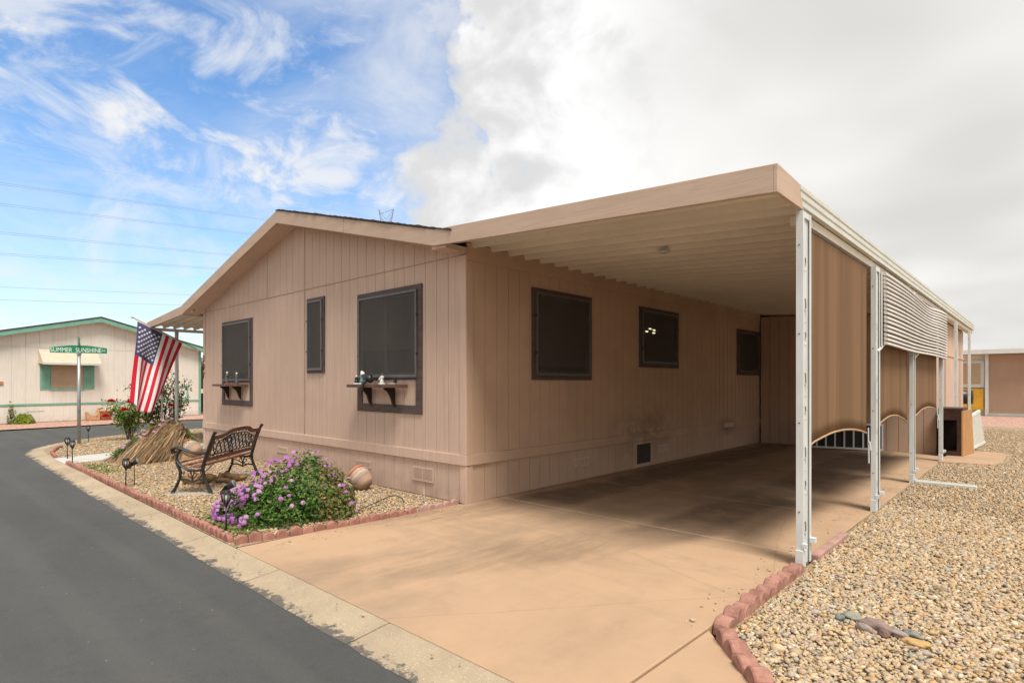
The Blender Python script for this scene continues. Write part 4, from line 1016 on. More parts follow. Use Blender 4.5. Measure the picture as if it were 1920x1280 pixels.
# driftwood, pots, hose
def noisy(me, amp, scale, seed=0):
    from mathutils import noise as nz
    for v in me.vertices:
        n = Vector(v.normal); d = nz.fractal((v.co + Vector((seed, 0, 0))) * scale, 1, 2, 4); v.co += n * d * amp
t = thing('driftwood_log', 'brown weathered driftwood log lying on the gravel under the bench', 'log', (-9.02, 3.26, 0), math.atan2(.75, .30))
m = MB(); path = [(-.42 + .84 * i / 22, .02 * math.sin(i), .07 + .015 * math.sin(i * .9)) for i in range(23)]
m.tube(path, [.05 + .055 * math.sin(math.pi * min(1, (i + 2) / 12)) if i < 12 else .10 - .075 * ((i - 12) / 10) ** 1.3 + .014 * math.sin(i * 2.2) for i in range(23)], 16, flat=.8)
o = m.build('log', M['log'], t, True, False); noisy(o.data, .022, 7)
m = MB(); m.tube([(.0, -.05, .06), (.14, -.12, .05), (.26, -.13, .03)], [.05, .035, .012], 10); o = m.build('limb', M['log'], t, True, False); noisy(o.data, .012, 12)
def pot(name, label, loc, tilt, rz, s, m1, m2):
    t = thing(name, label, 'pot', loc, rz)
    prof = [(.001, 0), (.075, 0), (.12, .05), (.148, .12), (.15, .18), (.135, .235), (.118, .26)]
    Mx = Matrix.Translation((0, 0, .12 * s)) @ Matrix.Rotation(tilt, 4, 'Y') @ Matrix.Scale(s, 4) @ Matrix.Translation((0, 0, -.13))
    def ob(prof_, nm, mat):
        mb = MB(); n = 24; v = []; f = []
        for r, z in prof_:
            for k in range(n): w_ = 2 * math.pi * k / n; v.append((r * math.cos(w_), r * math.sin(w_), z))
        for i in range(len(prof_) - 1):
            for k in range(n): f.append((i*n+k, i*n+(k+1) % n, (i+1)*n+(k+1) % n, (i+1)*n+k))
        o = mb.add(v, f).build(nm, mat, t, True, False); o.matrix_local = Mx; return o
    ob(prof + [(.108, .262), (.122, .225), (.13, .17), (.10, .06), (.001, .03)], 'body', m1)
    ob([(.121, .252), (.138, .256), (.142, .272), (.136, .288), (.120, .29), (.112, .278), (.110, .255)], 'rim', m2)
pot('clay_pot', 'striped clay pot tipped on its side against the front wall', (-6.95, 4.42, .03), R(-52), R(20), 1.0, M['clay2'], M['clay'])
pot('clay_pot', 'larger tipped clay pot behind the left arm of the bench', (-12.25, 3.98, .02), R(-65), R(30), 1.2, M['clay2'], M['clay'])
t = thing('drip_hose', 'thin brown drip hose curving over the gravel by the flowering shrub', 'hose', (-5.9, 3.9, 0))
MB().tube([(-5.74, 3.50, .03), (-5.80, 3.72, .045), (-5.93, 4.02, .06), (-6.02, 4.22, .075), (-5.99, 4.30, .075), (-5.90, 4.33, .05), (-5.86, 4.33, .0)], .007, 6).build('tube', M['hose'], t, True)
t = thing('stake', 'thin pale marker stake standing by the front wall skirting', 'stake', (-5.83, 4.62, 0)); MB().tube([(0, 0, 0), (0, 0, .13)], .005, 6).build('rod', M['white'], t, wc=False)

# solar lights
def torch():
    t = thing('solar_torch', 'x', 'garden light', (0, 0, 0), group='solar torch lights along the bed')
    MB().tube([(0, 0, -.05), (0, 0, .27)], .009, 7).build('stem', M['blk'], t, True, False)
    MB().lathe([(.001, .26), (.012, .26), (.022, .285), (.034, .31), (.034, .316), (.001, .316)], 12).build('cup', M['blk'], t, True, False)
    MB().lathe([(.001, .312), (.024, .314), (.030, .35), (.030, .395), (.001, .395)], 12).build('lens', M['lens'], t, True, False)
    m = MB()
    for k in range(8):
        a = k * math.pi / 4; c, s = math.cos(a), math.sin(a); m.tube([(.033 * c, .033 * s, .312), (.044 * c, .044 * s, .35), (.044 * c, .044 * s, .38), (.038 * c, .038 * s, .405)], .0055, 5)
    m.build('cage', M['blk'], t, True, False)
    MB().lathe([(.001, .396), (.041, .396), (.043, .405), (.036, .422), (.001, .426)], 14).build('solar_cap', M['blk'], t, False, False, auto=30)
    return t
t0 = torch()
spots = [((-5.97, 2.25, 0), 'black solar torch light at the driveway corner of the bed'), ((-9.56, 2.24, 0), 'black solar torch light by the curb in front of the bench'), ((-13.2, 2.25, 0), 'black solar torch light at the near edge of the walkway'),
         ((-13.95, 2.30, 0), 'black solar torch light at the far edge of the walkway'), ((-17.6, 3.32, 0), 'black solar torch light just right of the street sign pole')]
for i, (p, lb) in enumerate(spots):
    o = t0 if i == 0 else dup(t0, p, random.uniform(0, 3)); o.location = p; o['label'] = lb
def spot(label, loc, rz):
    t = thing('solar_spotlight', label, 'spotlight', loc, rz, group='solar spotlights in the bed'); t.scale = (.72, .72, 1.)
    MB().tube([(0, 0, -.04), (0, 0, .30)], .008, 6).build('stake', M['blk'], t, True, False)
    MB().tube([(-.05, 0, .315), (.02, 0, .35), (.075, 0, .372)], [.030, .040, .044], 12).build('head', M['blk'], t, True, False)
    MB().tube([(.0755, 0, .3722), (.079, 0, .3735)], [.039, .034], 12).build('lens', M['galv'], t, True, False)
    MB().box(-.11, .015, -.05, .05, -.005, .005).build('solar_panel', M['blk'], t, False, False, .002).matrix_local = Matrix.Translation((-.05, 0, .335)) @ Matrix.Rotation(R(-48), 4, 'Y')
spot('black solar spotlight tilted beside the purple flowers', (-6.34, 2.42, .06), R(35)); spot('black solar spotlight tilted beside the bench side torch light', (-9.62, 2.36, 0), R(35))
t = thing('marker_stake', 'short dark stake with a pale yellow cap beside the dry shrub', 'stake', (-15.6, 4.0, 0)); MB().tube([(0, 0, 0), (0, 0, .32)], .014, 6).build('rod', M['bronze'], t, wc=False); MB().box(-.05, .05, -.03, .03, .32, .38).build('cap', plain('pale_yellow_cap', (.60, .55, .25), .6), t, wc=False)

# ------------------------------------------------------------------ shrubs
def leafmesh(name, pts, nrm, size, tone, mat, jitter=.6, aspect=.55):
    n = len(pts); nr = nrm + rng.normal(0, jitter, (n, 3)); nr /= np.linalg.norm(nr, axis=1)[:, None]
    r = rng.normal(0, 1, (n, 3)); u = np.cross(nr, r); u /= np.linalg.norm(u, axis=1)[:, None]; v = np.cross(nr, u)
    s = (size * rng.uniform(.65, 1.35, n))[:, None]; bend = nr * s * .22
    a = pts - u * s; b = pts + v * s * aspect - u * s * .1 + bend; c = pts + u * s - bend * .3; d = pts - v * s * aspect - u * s * .1 + bend
    V = np.stack([a, b, c, d], 1).reshape(-1, 3); F = (np.arange(n)[:, None] * 4 + np.array([0, 1, 2, 3])[None])
    return np_mesh(name, V, F, np.repeat(tone, 4, 0), mat, False)
def pick(pal, n, var=.2):
    w = np.array([q for _, q in pal], float); c = np.array([c for c, _ in pal])[rng.choice(len(pal), n, p=w / w.sum())]; return c * rng.uniform(1 - var, 1 + var, (n, 1))
def flower_head(name, col, r=.021):
    m = MB(); V = []; F = []; T = []
    for k in range(16):
        a = k * 2.4; e = .25 + 1.25 * (k / 16); c = Vector((math.cos(a) * math.cos(e), math.sin(a) * math.cos(e), math.sin(e))) * r
        u = c.cross(Vector((.3, .2, 1))).normalized(); w_ = c.cross(u).normalized(); s = .0105
        for q in range(5):
            b0, b1, b2 = q * 1.2566 - .55, q * 1.2566, q * 1.2566 + .55; b = len(V); V += [c * 1.0, c + (u * math.cos(b0) + w_ * math.sin(b0)) * s, c * 1.06 + (u * math.cos(b1) + w_ * math.sin(b1)) * s * 1.15, c + (u * math.cos(b2) + w_ * math.sin(b2)) * s]
            F.append((b, b + 1, b + 2, b + 3)); cc = random.uniform(.8, 1.2); T += [mul(col, cc)] * 4
    return np_mesh(name, np.array([p[:] for p in V]), np.array(F), np.array(T), M['petal'], False)
FL = [flower_head('flower_head', c) for c in ((.62, .27, .62), (.72, .42, .70), (.56, .21, .56))]
GREENS = [((.075, .155, .025), 5), ((.11, .22, .035), 4), ((.045, .10, .018), 3), ((.17, .25, .05), 2)]
def lantana():
    t = thing('lantana_shrub', 'rounded green shrub covered with purple flower clusters by the driveway edging', 'shrub', (-6.2, 2.95, 0))
    def radius(d):   # lobed dome
        a = np.arctan2(d[:, 1], d[:, 0]); return 1 + .10 * np.sin(a * 3 + 1) + .07 * np.sin(a * 7 + 2) + .09 * np.sin(d[:, 2] * 6 + a * 4)
    # tall dome at the back right, low skirt running to the front left
    lobes = [((-6.15, 3.20, .0), (.66, .62, .76), 5200), ((-6.05, 2.75, .0), (.50, .45, .50), 2600), ((-6.42, 2.62, .0), (.40, .34, .40), 1700), ((-6.56, 2.50, .0), (.26, .22, .24), 900), ((-5.90, 3.40, .0), (.42, .42, .58), 1600)]
    lobes = [((-6.17 + (c[0] + 6.17) * .84, 2.93 + (c[1] - 2.93) * .86, 0), (r[0] * .82, r[1] * .82, r[2] * .84), n) for c, r, n in lobes]
    PP, NN, TT = [], [], []
    for (c, r, n) in lobes:
        d = rng.normal(0, 1, (n, 3)); d[:, 2] = np.abs(d[:, 2]) * .9; d /= np.linalg.norm(d, axis=1)[:, None]
        k = (rng.uniform(.55, 1, n) ** .4 * radius(d))[:, None]; p = np.array(c) + d * np.array(r) * k + np.array([0, 0, .015])
        p += rng.normal(0, .02, (n, 3)); p[:, 2] = np.maximum(p[:, 2], .01)
        nn = d.copy(); nn[:, 2] += .5; tt = pick(GREENS, n)
        dry = ((p[:, 0] * .45 + p[:, 1] * .9 > -6.2 * .45 + 3.45 * .9 - .10) & (rng.uniform(0, 1, n) < .62)); tt[dry] = pick([((.23, .17, .06), 3), ((.19, .19, .045), 4), ((.28, .19, .10), 2)], dry.sum())
        PP.append(p); NN.append(nn); TT.append(tt)
    p = np.concatenate(PP); nn = np.concatenate(NN); tt = np.concatenate(TT)
    o = link(bpy.data.objects.new('foliage', leafmesh('foliage', p, nn, .021, tt, M['leaf']))); tag(o, kind='stuff'); child(o, t)
    m = MB()
    for k in range(70):
        c, r, _ = lobes[k % 5]; a = random.uniform(0, 6.28); e = random.uniform(.35, 1.5)
        q = Vector((c[0] + r[0] * .93 * math.cos(a) * math.cos(e), c[1] + r[1] * .93 * math.sin(a) * math.cos(e), r[2] * .93 * math.sin(e))); b = Vector((c[0] * .6 + q.x * .4 - .02, c[1] * .6 + q.y * .4, 0)); mid = b.lerp(q, .55) + Vector((random.uniform(-.05, .05), random.uniform(-.05, .05), .06))
        m.tube([b, mid, q], [.006, .004, .002], 4, cap=False)
    m.build('stems', M['twig'], t)
    # flowers sit on the outside facing the street and the driveway
    surf = []
    for (c, r, n) in lobes:
        d = rng.normal(0, 1, (420, 3)); d[:, 2] = np.abs(d[:, 2]); d /= np.linalg.norm(d, axis=1)[:, None]
        q = np.array(c) + d * np.array(r) * (1.02 * radius(d))[:, None]
        for a, b in zip(q, d): surf.append((a, b))
    random.shuffle(surf); cnt = 0
    for a, b in surf:
        if cnt >= 300: break
        if any((((a - np.array(c)) / np.array(r)) ** 2).sum() < .80 for c, r, _ in lobes): continue
        low = (b[0] * -.25 + b[1] * -.97) > .15 and a[0] < -5.97
        if random.random() > (1. if low else .085): continue
        if a[2] < .03: continue
        o = link(bpy.data.objects.new('flower_head', random.choice(FL))); o.location = a + b * .012; q = Vector((b[0], b[1], b[2] + .5)).to_track_quat('Z', 'Y'); o.rotation_euler = q.to_euler(); s = random.uniform(.8, 1.25); o.scale = (s, s, s); child(o, t); cnt += 1
lantana()
# loose clippings and weeds at the edging
n = 900; p = np.c_[rng.normal(-6.15, .38, n), 2.27 + np.abs(rng.normal(0, .13, n)), rng.uniform(.005, .035, n)]; p = p[(p[:, 0] < -5.5) & (p[:, 1] > 2.2)]
o = link(bpy.data.objects.new('ground_weeds', leafmesh('ground_weeds', p, np.tile([0, 0, 1.], (len(p), 1)), .02, pick([((.13, .21, .04), 3), ((.27, .29, .08), 3), ((.36, .30, .16), 2)], len(p)), M['leaf']))); tag(o, 'pale green weeds and clippings on the gravel behind the edging', 'weeds', kind='stuff')
n = 260; p = np.c_[rng.uniform(-12.6, -11.2, n), rng.normal(2.45, .1, n), rng.uniform(.005, .03, n)]
o = link(bpy.data.objects.new('ground_weeds', leafmesh('ground_weeds', p, np.tile([0, 0, 1.], (len(p), 1)), .022, pick([((.13, .21, .04), 3), ((.27, .29, .08), 3)], len(p)), M['leaf']))); tag(o, 'low green weeds in front of the dry mounded shrub', 'weeds', kind='stuff')
def dry_mound():
    t = thing('trailing_shrub', 'mound of dry brown trailing stems with a green purple flowered crest', 'shrub', (-12.2, 3.2, 0))
    c = np.array([-12.65, 3.72]); ax = Vector((.12, -1.)).normalized(); pr = Vector((-ax.y, ax.x))
    def hgt(u, v): return (1 + .10 * math.sin(u * 8 + v * 5) + .07 * math.sin(u * 17 - v * 11 + 1)) * max(0., .62 * (1 - max(0., u) ** 1.5) * (1 - (abs(v) ** 2.0)) if u >= 0 else .62 * (1 - (u / .55) ** 2) * (1 - abs(v) ** 2.))
    def at(u, v): return Vector((c[0] + ax.x * u * .98 + pr.x * v * .60, c[1] + ax.y * u * .98 + pr.y * v * .62, hgt(u, v)))
    V, F, T = [], [], []
    straw = [((.35, .24, .14), 4), ((.48, .36, .23), 3), ((.22, .14, .08), 3), ((.46, .28, .13), 2)]
    for k in range(4200):
        u = random.uniform(-.35, .25); v0 = random.uniform(-.35, .35); sv = random.choice((1, 1, 1, -1)) * random.uniform(.0, .8); du = random.uniform(.35, .95); w_ = random.uniform(.003, .006); col = pick(straw, 1)[0]; lift = random.uniform(-.01, .10); tw = (random.gauss(0, .5), random.gauss(0, .5), random.gauss(0, .5)); b = len(V)
        for j in range(5):
            f = j / 4; p = at(min(1, u + du * f), max(-1, min(1, v0 + sv * f))) + Vector((random.gauss(0, .008), random.gauss(0, .008), lift * math.sin(math.pi * f) + .01))
            p.z = max(p.z, .006); d = Vector((pr.x + tw[0], pr.y + tw[1], tw[2]))
            V += [p - d * w_, p + d * w_]; T += [col, col]
        for j in range(4): F.append((b + 2 * j, b + 2 * j + 1, b + 2 * j + 3, b + 2 * j + 2))
    o = link(bpy.data.objects.new('dry_stems', np_mesh('dry_stems', np.array([q[:] for q in V]), np.array(F), np.array(T), M['straw'], False))); tag(o, kind='stuff'); child(o, t)
    m = MB(); nu, nv = 20, 14; V = [at(-.5 + 1.45 * i / nu, -.95 + 1.9 * j / nv) * 1. for i in range(nu + 1) for j in range(nv + 1)]; V = [(p.x, p.y, max(-.03, p.z * .60 - .04)) for p in V]
    m.add(V, [(i*(nv+1)+j, i*(nv+1)+j+1, (i+1)*(nv+1)+j+1, (i+1)*(nv+1)+j) for i in range(nu) for j in range(nv)]).build('thatch', plain('thatch_shade', (.27, .185, .105), .95, .3, 20), t, True)
    n = 2300; us = rng.uniform(-.45, .95, n); vv = -.10 - .12 * us + rng.normal(0, .13, n); P = np.array([at(u, max(-.98, min(.98, v)))[:] for u, v in zip(us, vv)]) + np.c_[rng.normal(0, .02, (n, 2)), rng.uniform(.05, .14, n)]
    n2 = 500; P2 = np.array([at(u, v)[:] for u, v in zip(rng.uniform(-.5, -.1, n2), rng.uniform(.0, .8, n2))]) + rng.normal(0, .03, (n2, 3)); P = np.r_[P, P2]
    o = link(bpy.data.objects.new('green_crest', leafmesh('green_crest', P, np.tile([0, -.3, 1.], (len(P), 1)), .02, pick([((.07, .15, .03), 4), ((.12, .22, .04), 3), ((.22, .20, .06), 2)], len(P)), M['leaf']))); tag(o, kind='stuff'); child(o, t)
    for k in range(22):
        u = random.uniform(-.3, .95); v = -.08 - .1 * u + random.gauss(0, .15); o = link(bpy.data.objects.new('flower_head', FL[1])); o.location = at(u, max(-.97, v)) + Vector((0, 0, .13)); o.scale = (1.3, 1.3, 1.3); child(o, t)
    o = link(bpy.data.objects.new('flower_head', FL[1])); o.location = at(.1, .35) + Vector((0, 0, .03)); child(o, t)
dry_mound()
def rose():
    t = thing('rose_bush', 'leggy rose bush with red blooms in front of the street', 'rose bush', (-17.35, 4.15, 0)); m = MB(); tips = []
    bases = [(-17.38, 4.12), (-17.30, 4.17), (-17.45, 4.75), (-17.5, 4.95), (-17.4, 5.15)]
    for k in range(26):
        bx, by = bases[k % 5]; hgt_ = random.uniform(.75, 1.25) if k % 5 < 2 else random.uniform(.6, 1.85); a = random.uniform(0, 6.28); sp = random.uniform(.2, .7)
        q = Vector((bx + sp * math.cos(a), by + sp * math.sin(a), hgt_)); b = Vector((bx, by, 0)); md = b.lerp(q, .5) + Vector((-sp * .2 * math.cos(a), -sp * .2 * math.sin(a), .1)); m.tube([b, md, q], [.014, .010, .004], 5); tips.append((b, md, q))
    m.build('canes', M['twig'], t)
    PP = []
    for b, md, q in tips:
        for k in range(150):
            f = random.uniform(.30, 1.); p = (b.lerp(md, f * 2) if f < .5 else md.lerp(q, f * 2 - 1)); PP.append(p + Vector((random.gauss(0, .10), random.gauss(0, .10), random.gauss(0, .08))))
    P = np.array([p[:] for p in PP]); tone = pick([((.09, .16, .035), 5), ((.15, .25, .05), 4), ((.26, .36, .07), 1.5), ((.18, .09, .06), 2)], len(P)); lt = (P[:, 1] < 4.5) & (P[:, 2] < .95) & (rng.uniform(0, 1, len(P)) < .3); tone[lt] = pick([((.26, .40, .06), 1)], lt.sum())
    o = link(bpy.data.objects.new('foliage', leafmesh('foliage', P, np.tile([0, 0, .6], (len(P), 1)), .036, tone, M['leaf'], 1.))); tag(o, kind='stuff'); child(o, t)
    for (y, z, x) in ((3.72, 1.00, -17.2), (4.10, .98, -17.1), (3.98, .78, -17.1), (5.0, .86, -16.95), (3.62, .62, -17.3), (4.75, 1.2, -17.0)):
        mb = MB()
        for r in range(4):
            for k in range(5 + r):
                a = k * 6.283 / (5 + r) + r; rr = .018 + .026 * r; e = 1.2 - .32 * r; c = Vector((x + rr * math.cos(a), y + rr * math.sin(a), z + .045 * math.sin(e))); u = Vector((-math.sin(a), math.cos(a), 0)); up_ = Vector((math.cos(a) * math.cos(e), math.sin(a) * math.cos(e), math.sin(e)))
                s = .046; mb.add([c - up_ * s, c + u * s, c + up_ * s * 1.1, c - u * s], [(0, 1, 2, 3)])
        mb.build('rose_bloom', M['rosered'], t)
rose()

# ------------------------------------------------------------------ street sign
t = thing('street_sign', 'green street name sign on a grey steel pole at the corner', 'street sign', (-17.03, 3.03, 0))
sx, sy_ = -17.03, 3.03
MB().tube([(sx, sy_, -.1), (sx, sy_, 2.17)], .036, 10).build('pole', M['galv'], t, True)
MB().lathe([(.001, 0), (.05, 0), (.05, .06), (.001, .06)], 10, Matrix.Translation((sx, sy_, 2.15))).build('bracket', M['galv'], t)
ang = R(72); cs, sn = math.cos(ang), math.sin(ang)
def bl(a, z, d=0.): return (sx + cs * a + sn * d, sy_ + sn * a - cs * d, z)
P2 = [(-.555, 2.195), (.555, 2.195), (.555, 2.325), (.17, 2.38), (-.17, 2.38), (-.555, 2.325)]
m = MB(); m.prism(P2, -.006, .006, lambda p, q, d: bl(p, q, d)); b = m.build('name_blade', M['signgreen'], t)
def sign_text(txt, size, a, z, parent, sxk=1.):
    def adv(q):
        me = text_mesh(q + '|', size, .001); xs_ = [v.co.x for v in me.vertices]; w1 = max(xs_) - min(xs_); bpy.data.meshes.remove(me); return w1
    tot = adv(txt) * sxk; w0 = adv('')
    for i, ch in enumerate(txt):
        if ch == ' ': continue
        me = text_mesh(ch, size, .001); me.materials.clear(); me.materials.append(M['signwhite']); xs_ = [v.co.x for v in me.vertices]; cw = max(xs_) - min(xs_)
        pos = (adv(txt[:i + 1]) - w0 - cw / 2) * sxk - tot / 2
        o = link(bpy.data.objects.new('letter', me)); o.rotation_euler = (R(90), 0, ang); o.location = bl(a + pos, z, .0075); o.scale = (sxk, 1, 1); child(o, parent)
sign_text('SUMMER  SUNSHINE', .148, -.055, 2.262, b, .74); sign_text('AV', .062, .485, 2.262, b)
m = MB(); a2 = ang + R(95); m.prism([(-.36, 2.415), (.36, 2.415), (.36, 2.57), (-.36, 2.57)], -.006, .006, lambda p, q, d: (sx + math.cos(a2) * p + math.sin(a2) * d, sy_ + math.sin(a2) * p - math.cos(a2) * d, q)); m.build('cross_blade', M['signgreen'], t)
MB().tube([(sx, sy_, 2.37), (sx, sy_, 2.43)], .03, 8).build('cross_bracket', M['galv'], t)

# ------------------------------------------------------------------ neighbour across the street
NO = Vector((-27.3, 2.6)); ND = Vector((-.156, .988)); NN_ = Vector((.988, .156))
def NP(s, d, z): p = NO + ND * s + NN_ * d; return (p.x, p.y, z)
nh = thing('neighbour_house', 'cream house with sage green trim across the street', 'house', (NO.x, NO.y, 0))
sl = 3.0; S0, S1 = -1.35, 7.06
def nrk(s): return 4.06 - abs(s - sl) * .248
NF = lambda p, q, t_: NP(p, t_, q)
MB().prism([(S0, 0), (S1, 0), (S1, nrk(S1) - .12), (sl, nrk(sl) - .12), (S0, nrk(S0) - .12)], -14, -.012, NF).build('wall', M['creamcore'] if 'creamcore' in M else M['cream'], nh)
wn = .41; s = S0
k = 0
while s < S1 - .05:
    e = min(s + wn, S1)
    MB().prism([(s + .0015, 0.02), (e - .0015, .02), (e - .0015, .62), (s + .0015, .62)], -.011, .0, NF).build('siding_board', M['cream'], nh)
    MB().prism([(s + .0015, .70), (e - .0015, .70), (e - .0015, 2.78), (s + .0015, 2.78)], -.011, .0, NF).build('siding_board', M['cream'], nh)
    pts = [(s + .004, 2.79), (e - .004, 2.79), (e - .004, nrk(e) - .13)] + ([(sl, nrk(sl) - .13)] if s < sl < e else []) + [(s + .004, nrk(s) - .13)]
    if nrk(e) - .13 > 2.82 and nrk(s) - .13 > 2.82: MB().prism(pts, -.011, .003, NF).build('siding_board', M['cream'], nh)
    s += wn
MB().prism([(S0, .63), (S1, .63), (S1, .695), (S0, .695)], -.012, .02, NF).build('trim_band', M['green'], nh)
MB().prism([(S1 - .09, .0), (S1 + .01, .0), (S1 + .01, 2.9), (S1 - .09, 2.9)], -.03, .024, NF).build('corner_board', M['green'], nh)
for a, b in ((S0 - .5, sl), (sl + .002, S1 + .55)):
    MB().prism([(a, nrk(a) - .17), (b, nrk(b) - .17), (b, nrk(b)), (a, nrk(a))], .24, .28, NF).build('rake_fascia', M['green'], nh); MB().prism([(a, nrk(a) + .002), (b, nrk(b) + .002), (b, nrk(b) + .04), (a, nrk(a) + .04)], -14, .30, NF).build('roof', M['shingle'], nh)
    MB().prism([(a, nrk(a) - .16), (b, nrk(b) - .16), (b, nrk(b) - .14), (a, nrk(a) - .14)], -.01, .239, NF).build('soffit', M['cream'], nh)
w_ = MB().prism([(1.46, 1.27), (2.50, 1.27), (2.50, 2.5), (1.46, 2.5)], .004, .02, NF).build('window', M['tanwin'], nh)
mm = MB()
for (a0, a1, z0, z1) in ((1.40, 2.56, 1.20, 1.268), (1.435, 1.458, 1.27, 2.5), (2.502, 2.525, 1.27, 2.5)): mm.prism([(a0, z0), (a1, z0), (a1, z1), (a0, z1)], .004, .04, NF)
mm.build('sill', M['green'], w_)
for a0, a1 in ((1.12, 1.43), (2.53, 2.86)):
    sh = MB().prism([(a0, 1.22), (a1, 1.22), (a1, 2.5), (a0, 2.5)], .004, .025, NF).build('shutter', M['green'], nh); q = MB(); z = 1.30
    while z < 2.45: q.prism([(a0 + .05, z), (a1 - .05, z), (a1 - .05, z + .05), (a0 + .05, z + .05)], .026, .04, NF); z += .085
    q.build('louvre', M['green'], sh)
wa = thing('window_awning', 'peach ribbed metal awning over the shuttered window of the cream house', 'awning', NP(2., .3, 2.1))
for k in range(9):
    f0, f1 = k / 9, (k + .93) / 9; z0, z1 = 2.72 - .50 * f0, 2.72 - .50 * f1; d0, d1 = .03 + .46 * f0, .03 + .46 * f1
    MB().add([NP(1.08, d0, z0), NP(2.92, d0, z0), NP(2.92, d1, z1), NP(1.08, d1, z1), NP(1.08, d0 - .02, z0 - .02), NP(2.92, d0 - .02, z0 - .02), NP(2.92, d1 - .02, z1 - .02), NP(1.08, d1 - .02, z1 - .02)], [(3,2,1,0),(4,5,6,7),(0,1,5,4),(1,2,6,5),(2,3,7,6),(3,0,4,7)]).build('slat', M['awn'], wa)
MB().prism([(1.07, 2.15), (2.93, 2.15), (2.93, 2.215), (1.07, 2.215)], .475, .495, NF).build('valance', M['white'], wa)
for a in (1.07, 2.925): MB().add([NP(a, .0, 2.73), NP(a, .48, 2.22), NP(a, .48, 2.16), NP(a, .0, 2.2), NP(a + .012, .0, 2.73), NP(a + .012, .48, 2.22), NP(a + .012, .48, 2.16), NP(a + .012, 0, 2.2)], [(3,2,1,0),(4,5,6,7),(0,1,5,4),(1,2,6,5),(2,3,7,6),(3,0,4,7)]).build('side_panel', M['awn'], wa)
mm = MB()
for (a0, a1, z0, z1) in ((6.05, 6.50, .76, .82), (6.05, 6.50, 1.27, 1.33), (6.05, 6.11, .82, 1.27), (6.44, 6.50, .82, 1.27)): mm.prism([(a0, z0), (a1, z0), (a1, z1), (a0, z1)], .003, .03, NF)
mm.build('hatch_trim', M['green'], nh)
MB().prism([(.72, .42), (1.25, .42), (1.25, .56), (.72, .56)], .0, .012, NF).build('vent', M['cream'], nh)
MB().prism([(-.22, 1.40), (.06, 1.40), (.06, 1.52), (-.22, 1.52)], .003, .03, NF).build('name_plaque', M['yelplaque'] if 'yelplaque' in M else M['clay'], nh)
# the carport on its far side, seen as a dark slot
nc = thing('neighbour_carport', 'dark carport with an olive shade screen right of the cream house', 'carport', NP(7.6, -1, 0))
MB().prism([(S1 + .02, 2.46), (S1 + 3.6, 2.36), (S1 + 3.6, 2.52), (S1 + .02, 2.62)], -9, .2, NF).build('roof', M['white'], nc)
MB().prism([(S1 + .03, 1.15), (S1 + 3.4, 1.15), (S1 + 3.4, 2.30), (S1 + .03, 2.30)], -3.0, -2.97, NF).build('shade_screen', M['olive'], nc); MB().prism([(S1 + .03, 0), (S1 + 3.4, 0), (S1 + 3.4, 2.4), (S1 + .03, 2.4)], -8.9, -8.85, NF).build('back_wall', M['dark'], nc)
for d in (-.2, -3.05): MB().prism([(S1 + 3.3, 0), (S1 + 3.4, 0), (S1 + 3.4, 2.4), (S1 + 3.3, 2.4)], d - .1, d, NF).build('post', M['white'], nc)
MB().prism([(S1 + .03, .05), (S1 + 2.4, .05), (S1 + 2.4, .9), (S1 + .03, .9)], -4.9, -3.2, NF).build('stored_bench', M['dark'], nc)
# pots and shrub in front of it
t = thing('planter', 'clay hen shaped planter by the cream house', 'planter', NP(2.68, .35, 0))
C0 = Vector(NP(2.68, .35, 0))
m = MB(); pr = [(-.20, 0), (.20, 0), (.235, .17), (.22, .30), (.235, .40), (.19, .43), (.15, .40), (.13, .27), (.03, .20), (-.08, .21), (-.15, .29), (-.19, .36), (-.235, .34), (-.225, .18)]
m.prism(pr, -.10, .10, lambda p, q, d: (C0.x + ND.x * p + NN_.x * d, C0.y + ND.y * p + NN_.y * d, q)); m.build('body', plain('buff_clay', (.50, .30, .16), .85, .15, 12), t, bevel=.02)
m = MB().prism([(.18, .41), (.24, .41), (.23, .46), (.19, .47)], -.03, .03, lambda p, q, d: (C0.x + ND.x * p + NN_.x * d, C0.y + ND.y * p + NN_.y * d, q)); m.build('comb', M['rosered'], t)
t = thing('flower_pot', 'wide terracotta bowl pot by the cream house', 'pot', NP(3.12, .38, 0)); MB().lathe([(.001, 0), (.15, 0), (.20, .1), (.25, .33), (.265, .34), (.265, .38), (.235, .38), (.21, .3), (.001, .28)], 20).build('bowl', M['clay'], t, True, False)
def clump(name, label, loc, r, h, n, size, pal, up=.8):
    t = thing(name, label, 'shrub', loc); d = rng.normal(0, 1, (n, 3)); d[:, 2] = np.abs(d[:, 2]); d /= np.linalg.norm(d, axis=1)[:, None]; k = rng.uniform(.4, 1, n) ** .4
    p = d * np.array([r, r, h]) * k[:, None] * (1 + .12 * np.sin(np.arctan2(d[:, 1], d[:, 0]) * 5))[:, None]; nn = d + np.array([0, 0, up])
    o = link(bpy.data.objects.new('foliage', leafmesh('foliage', p, nn, size, pick(pal, n), M['leaf']))); tag(o, kind='stuff'); o.parent = t
    m = MB()
    for k in range(8): a = k * .8; m.tube([(0, 0, 0), (r * .5 * math.cos(a), r * .5 * math.sin(a), h * .6)], .008, 4)
    m.build('stems', M['twig'], t, wc=False)
clump('yellow_green_shrub', 'low bright yellow green shrub by the cream house', NP(.55, .35, 0), .30, .36, 1500, .035, [((.30, .36, .02), 3), ((.20, .30, .03), 2), ((.36, .36, .04), 1)])
clump('wispy_plant', 'wispy grey green plant left of the yellow green shrub', NP(.22, .25, 0), .13, .75, 130, .05, [((.25, .27, .12), 1), ((.20, .20, .09), 1)])
t = thing('street_lamp', 'curved arm street lamp rising behind the cream house', 'street lamp', (-62.1, 5.3, 0))
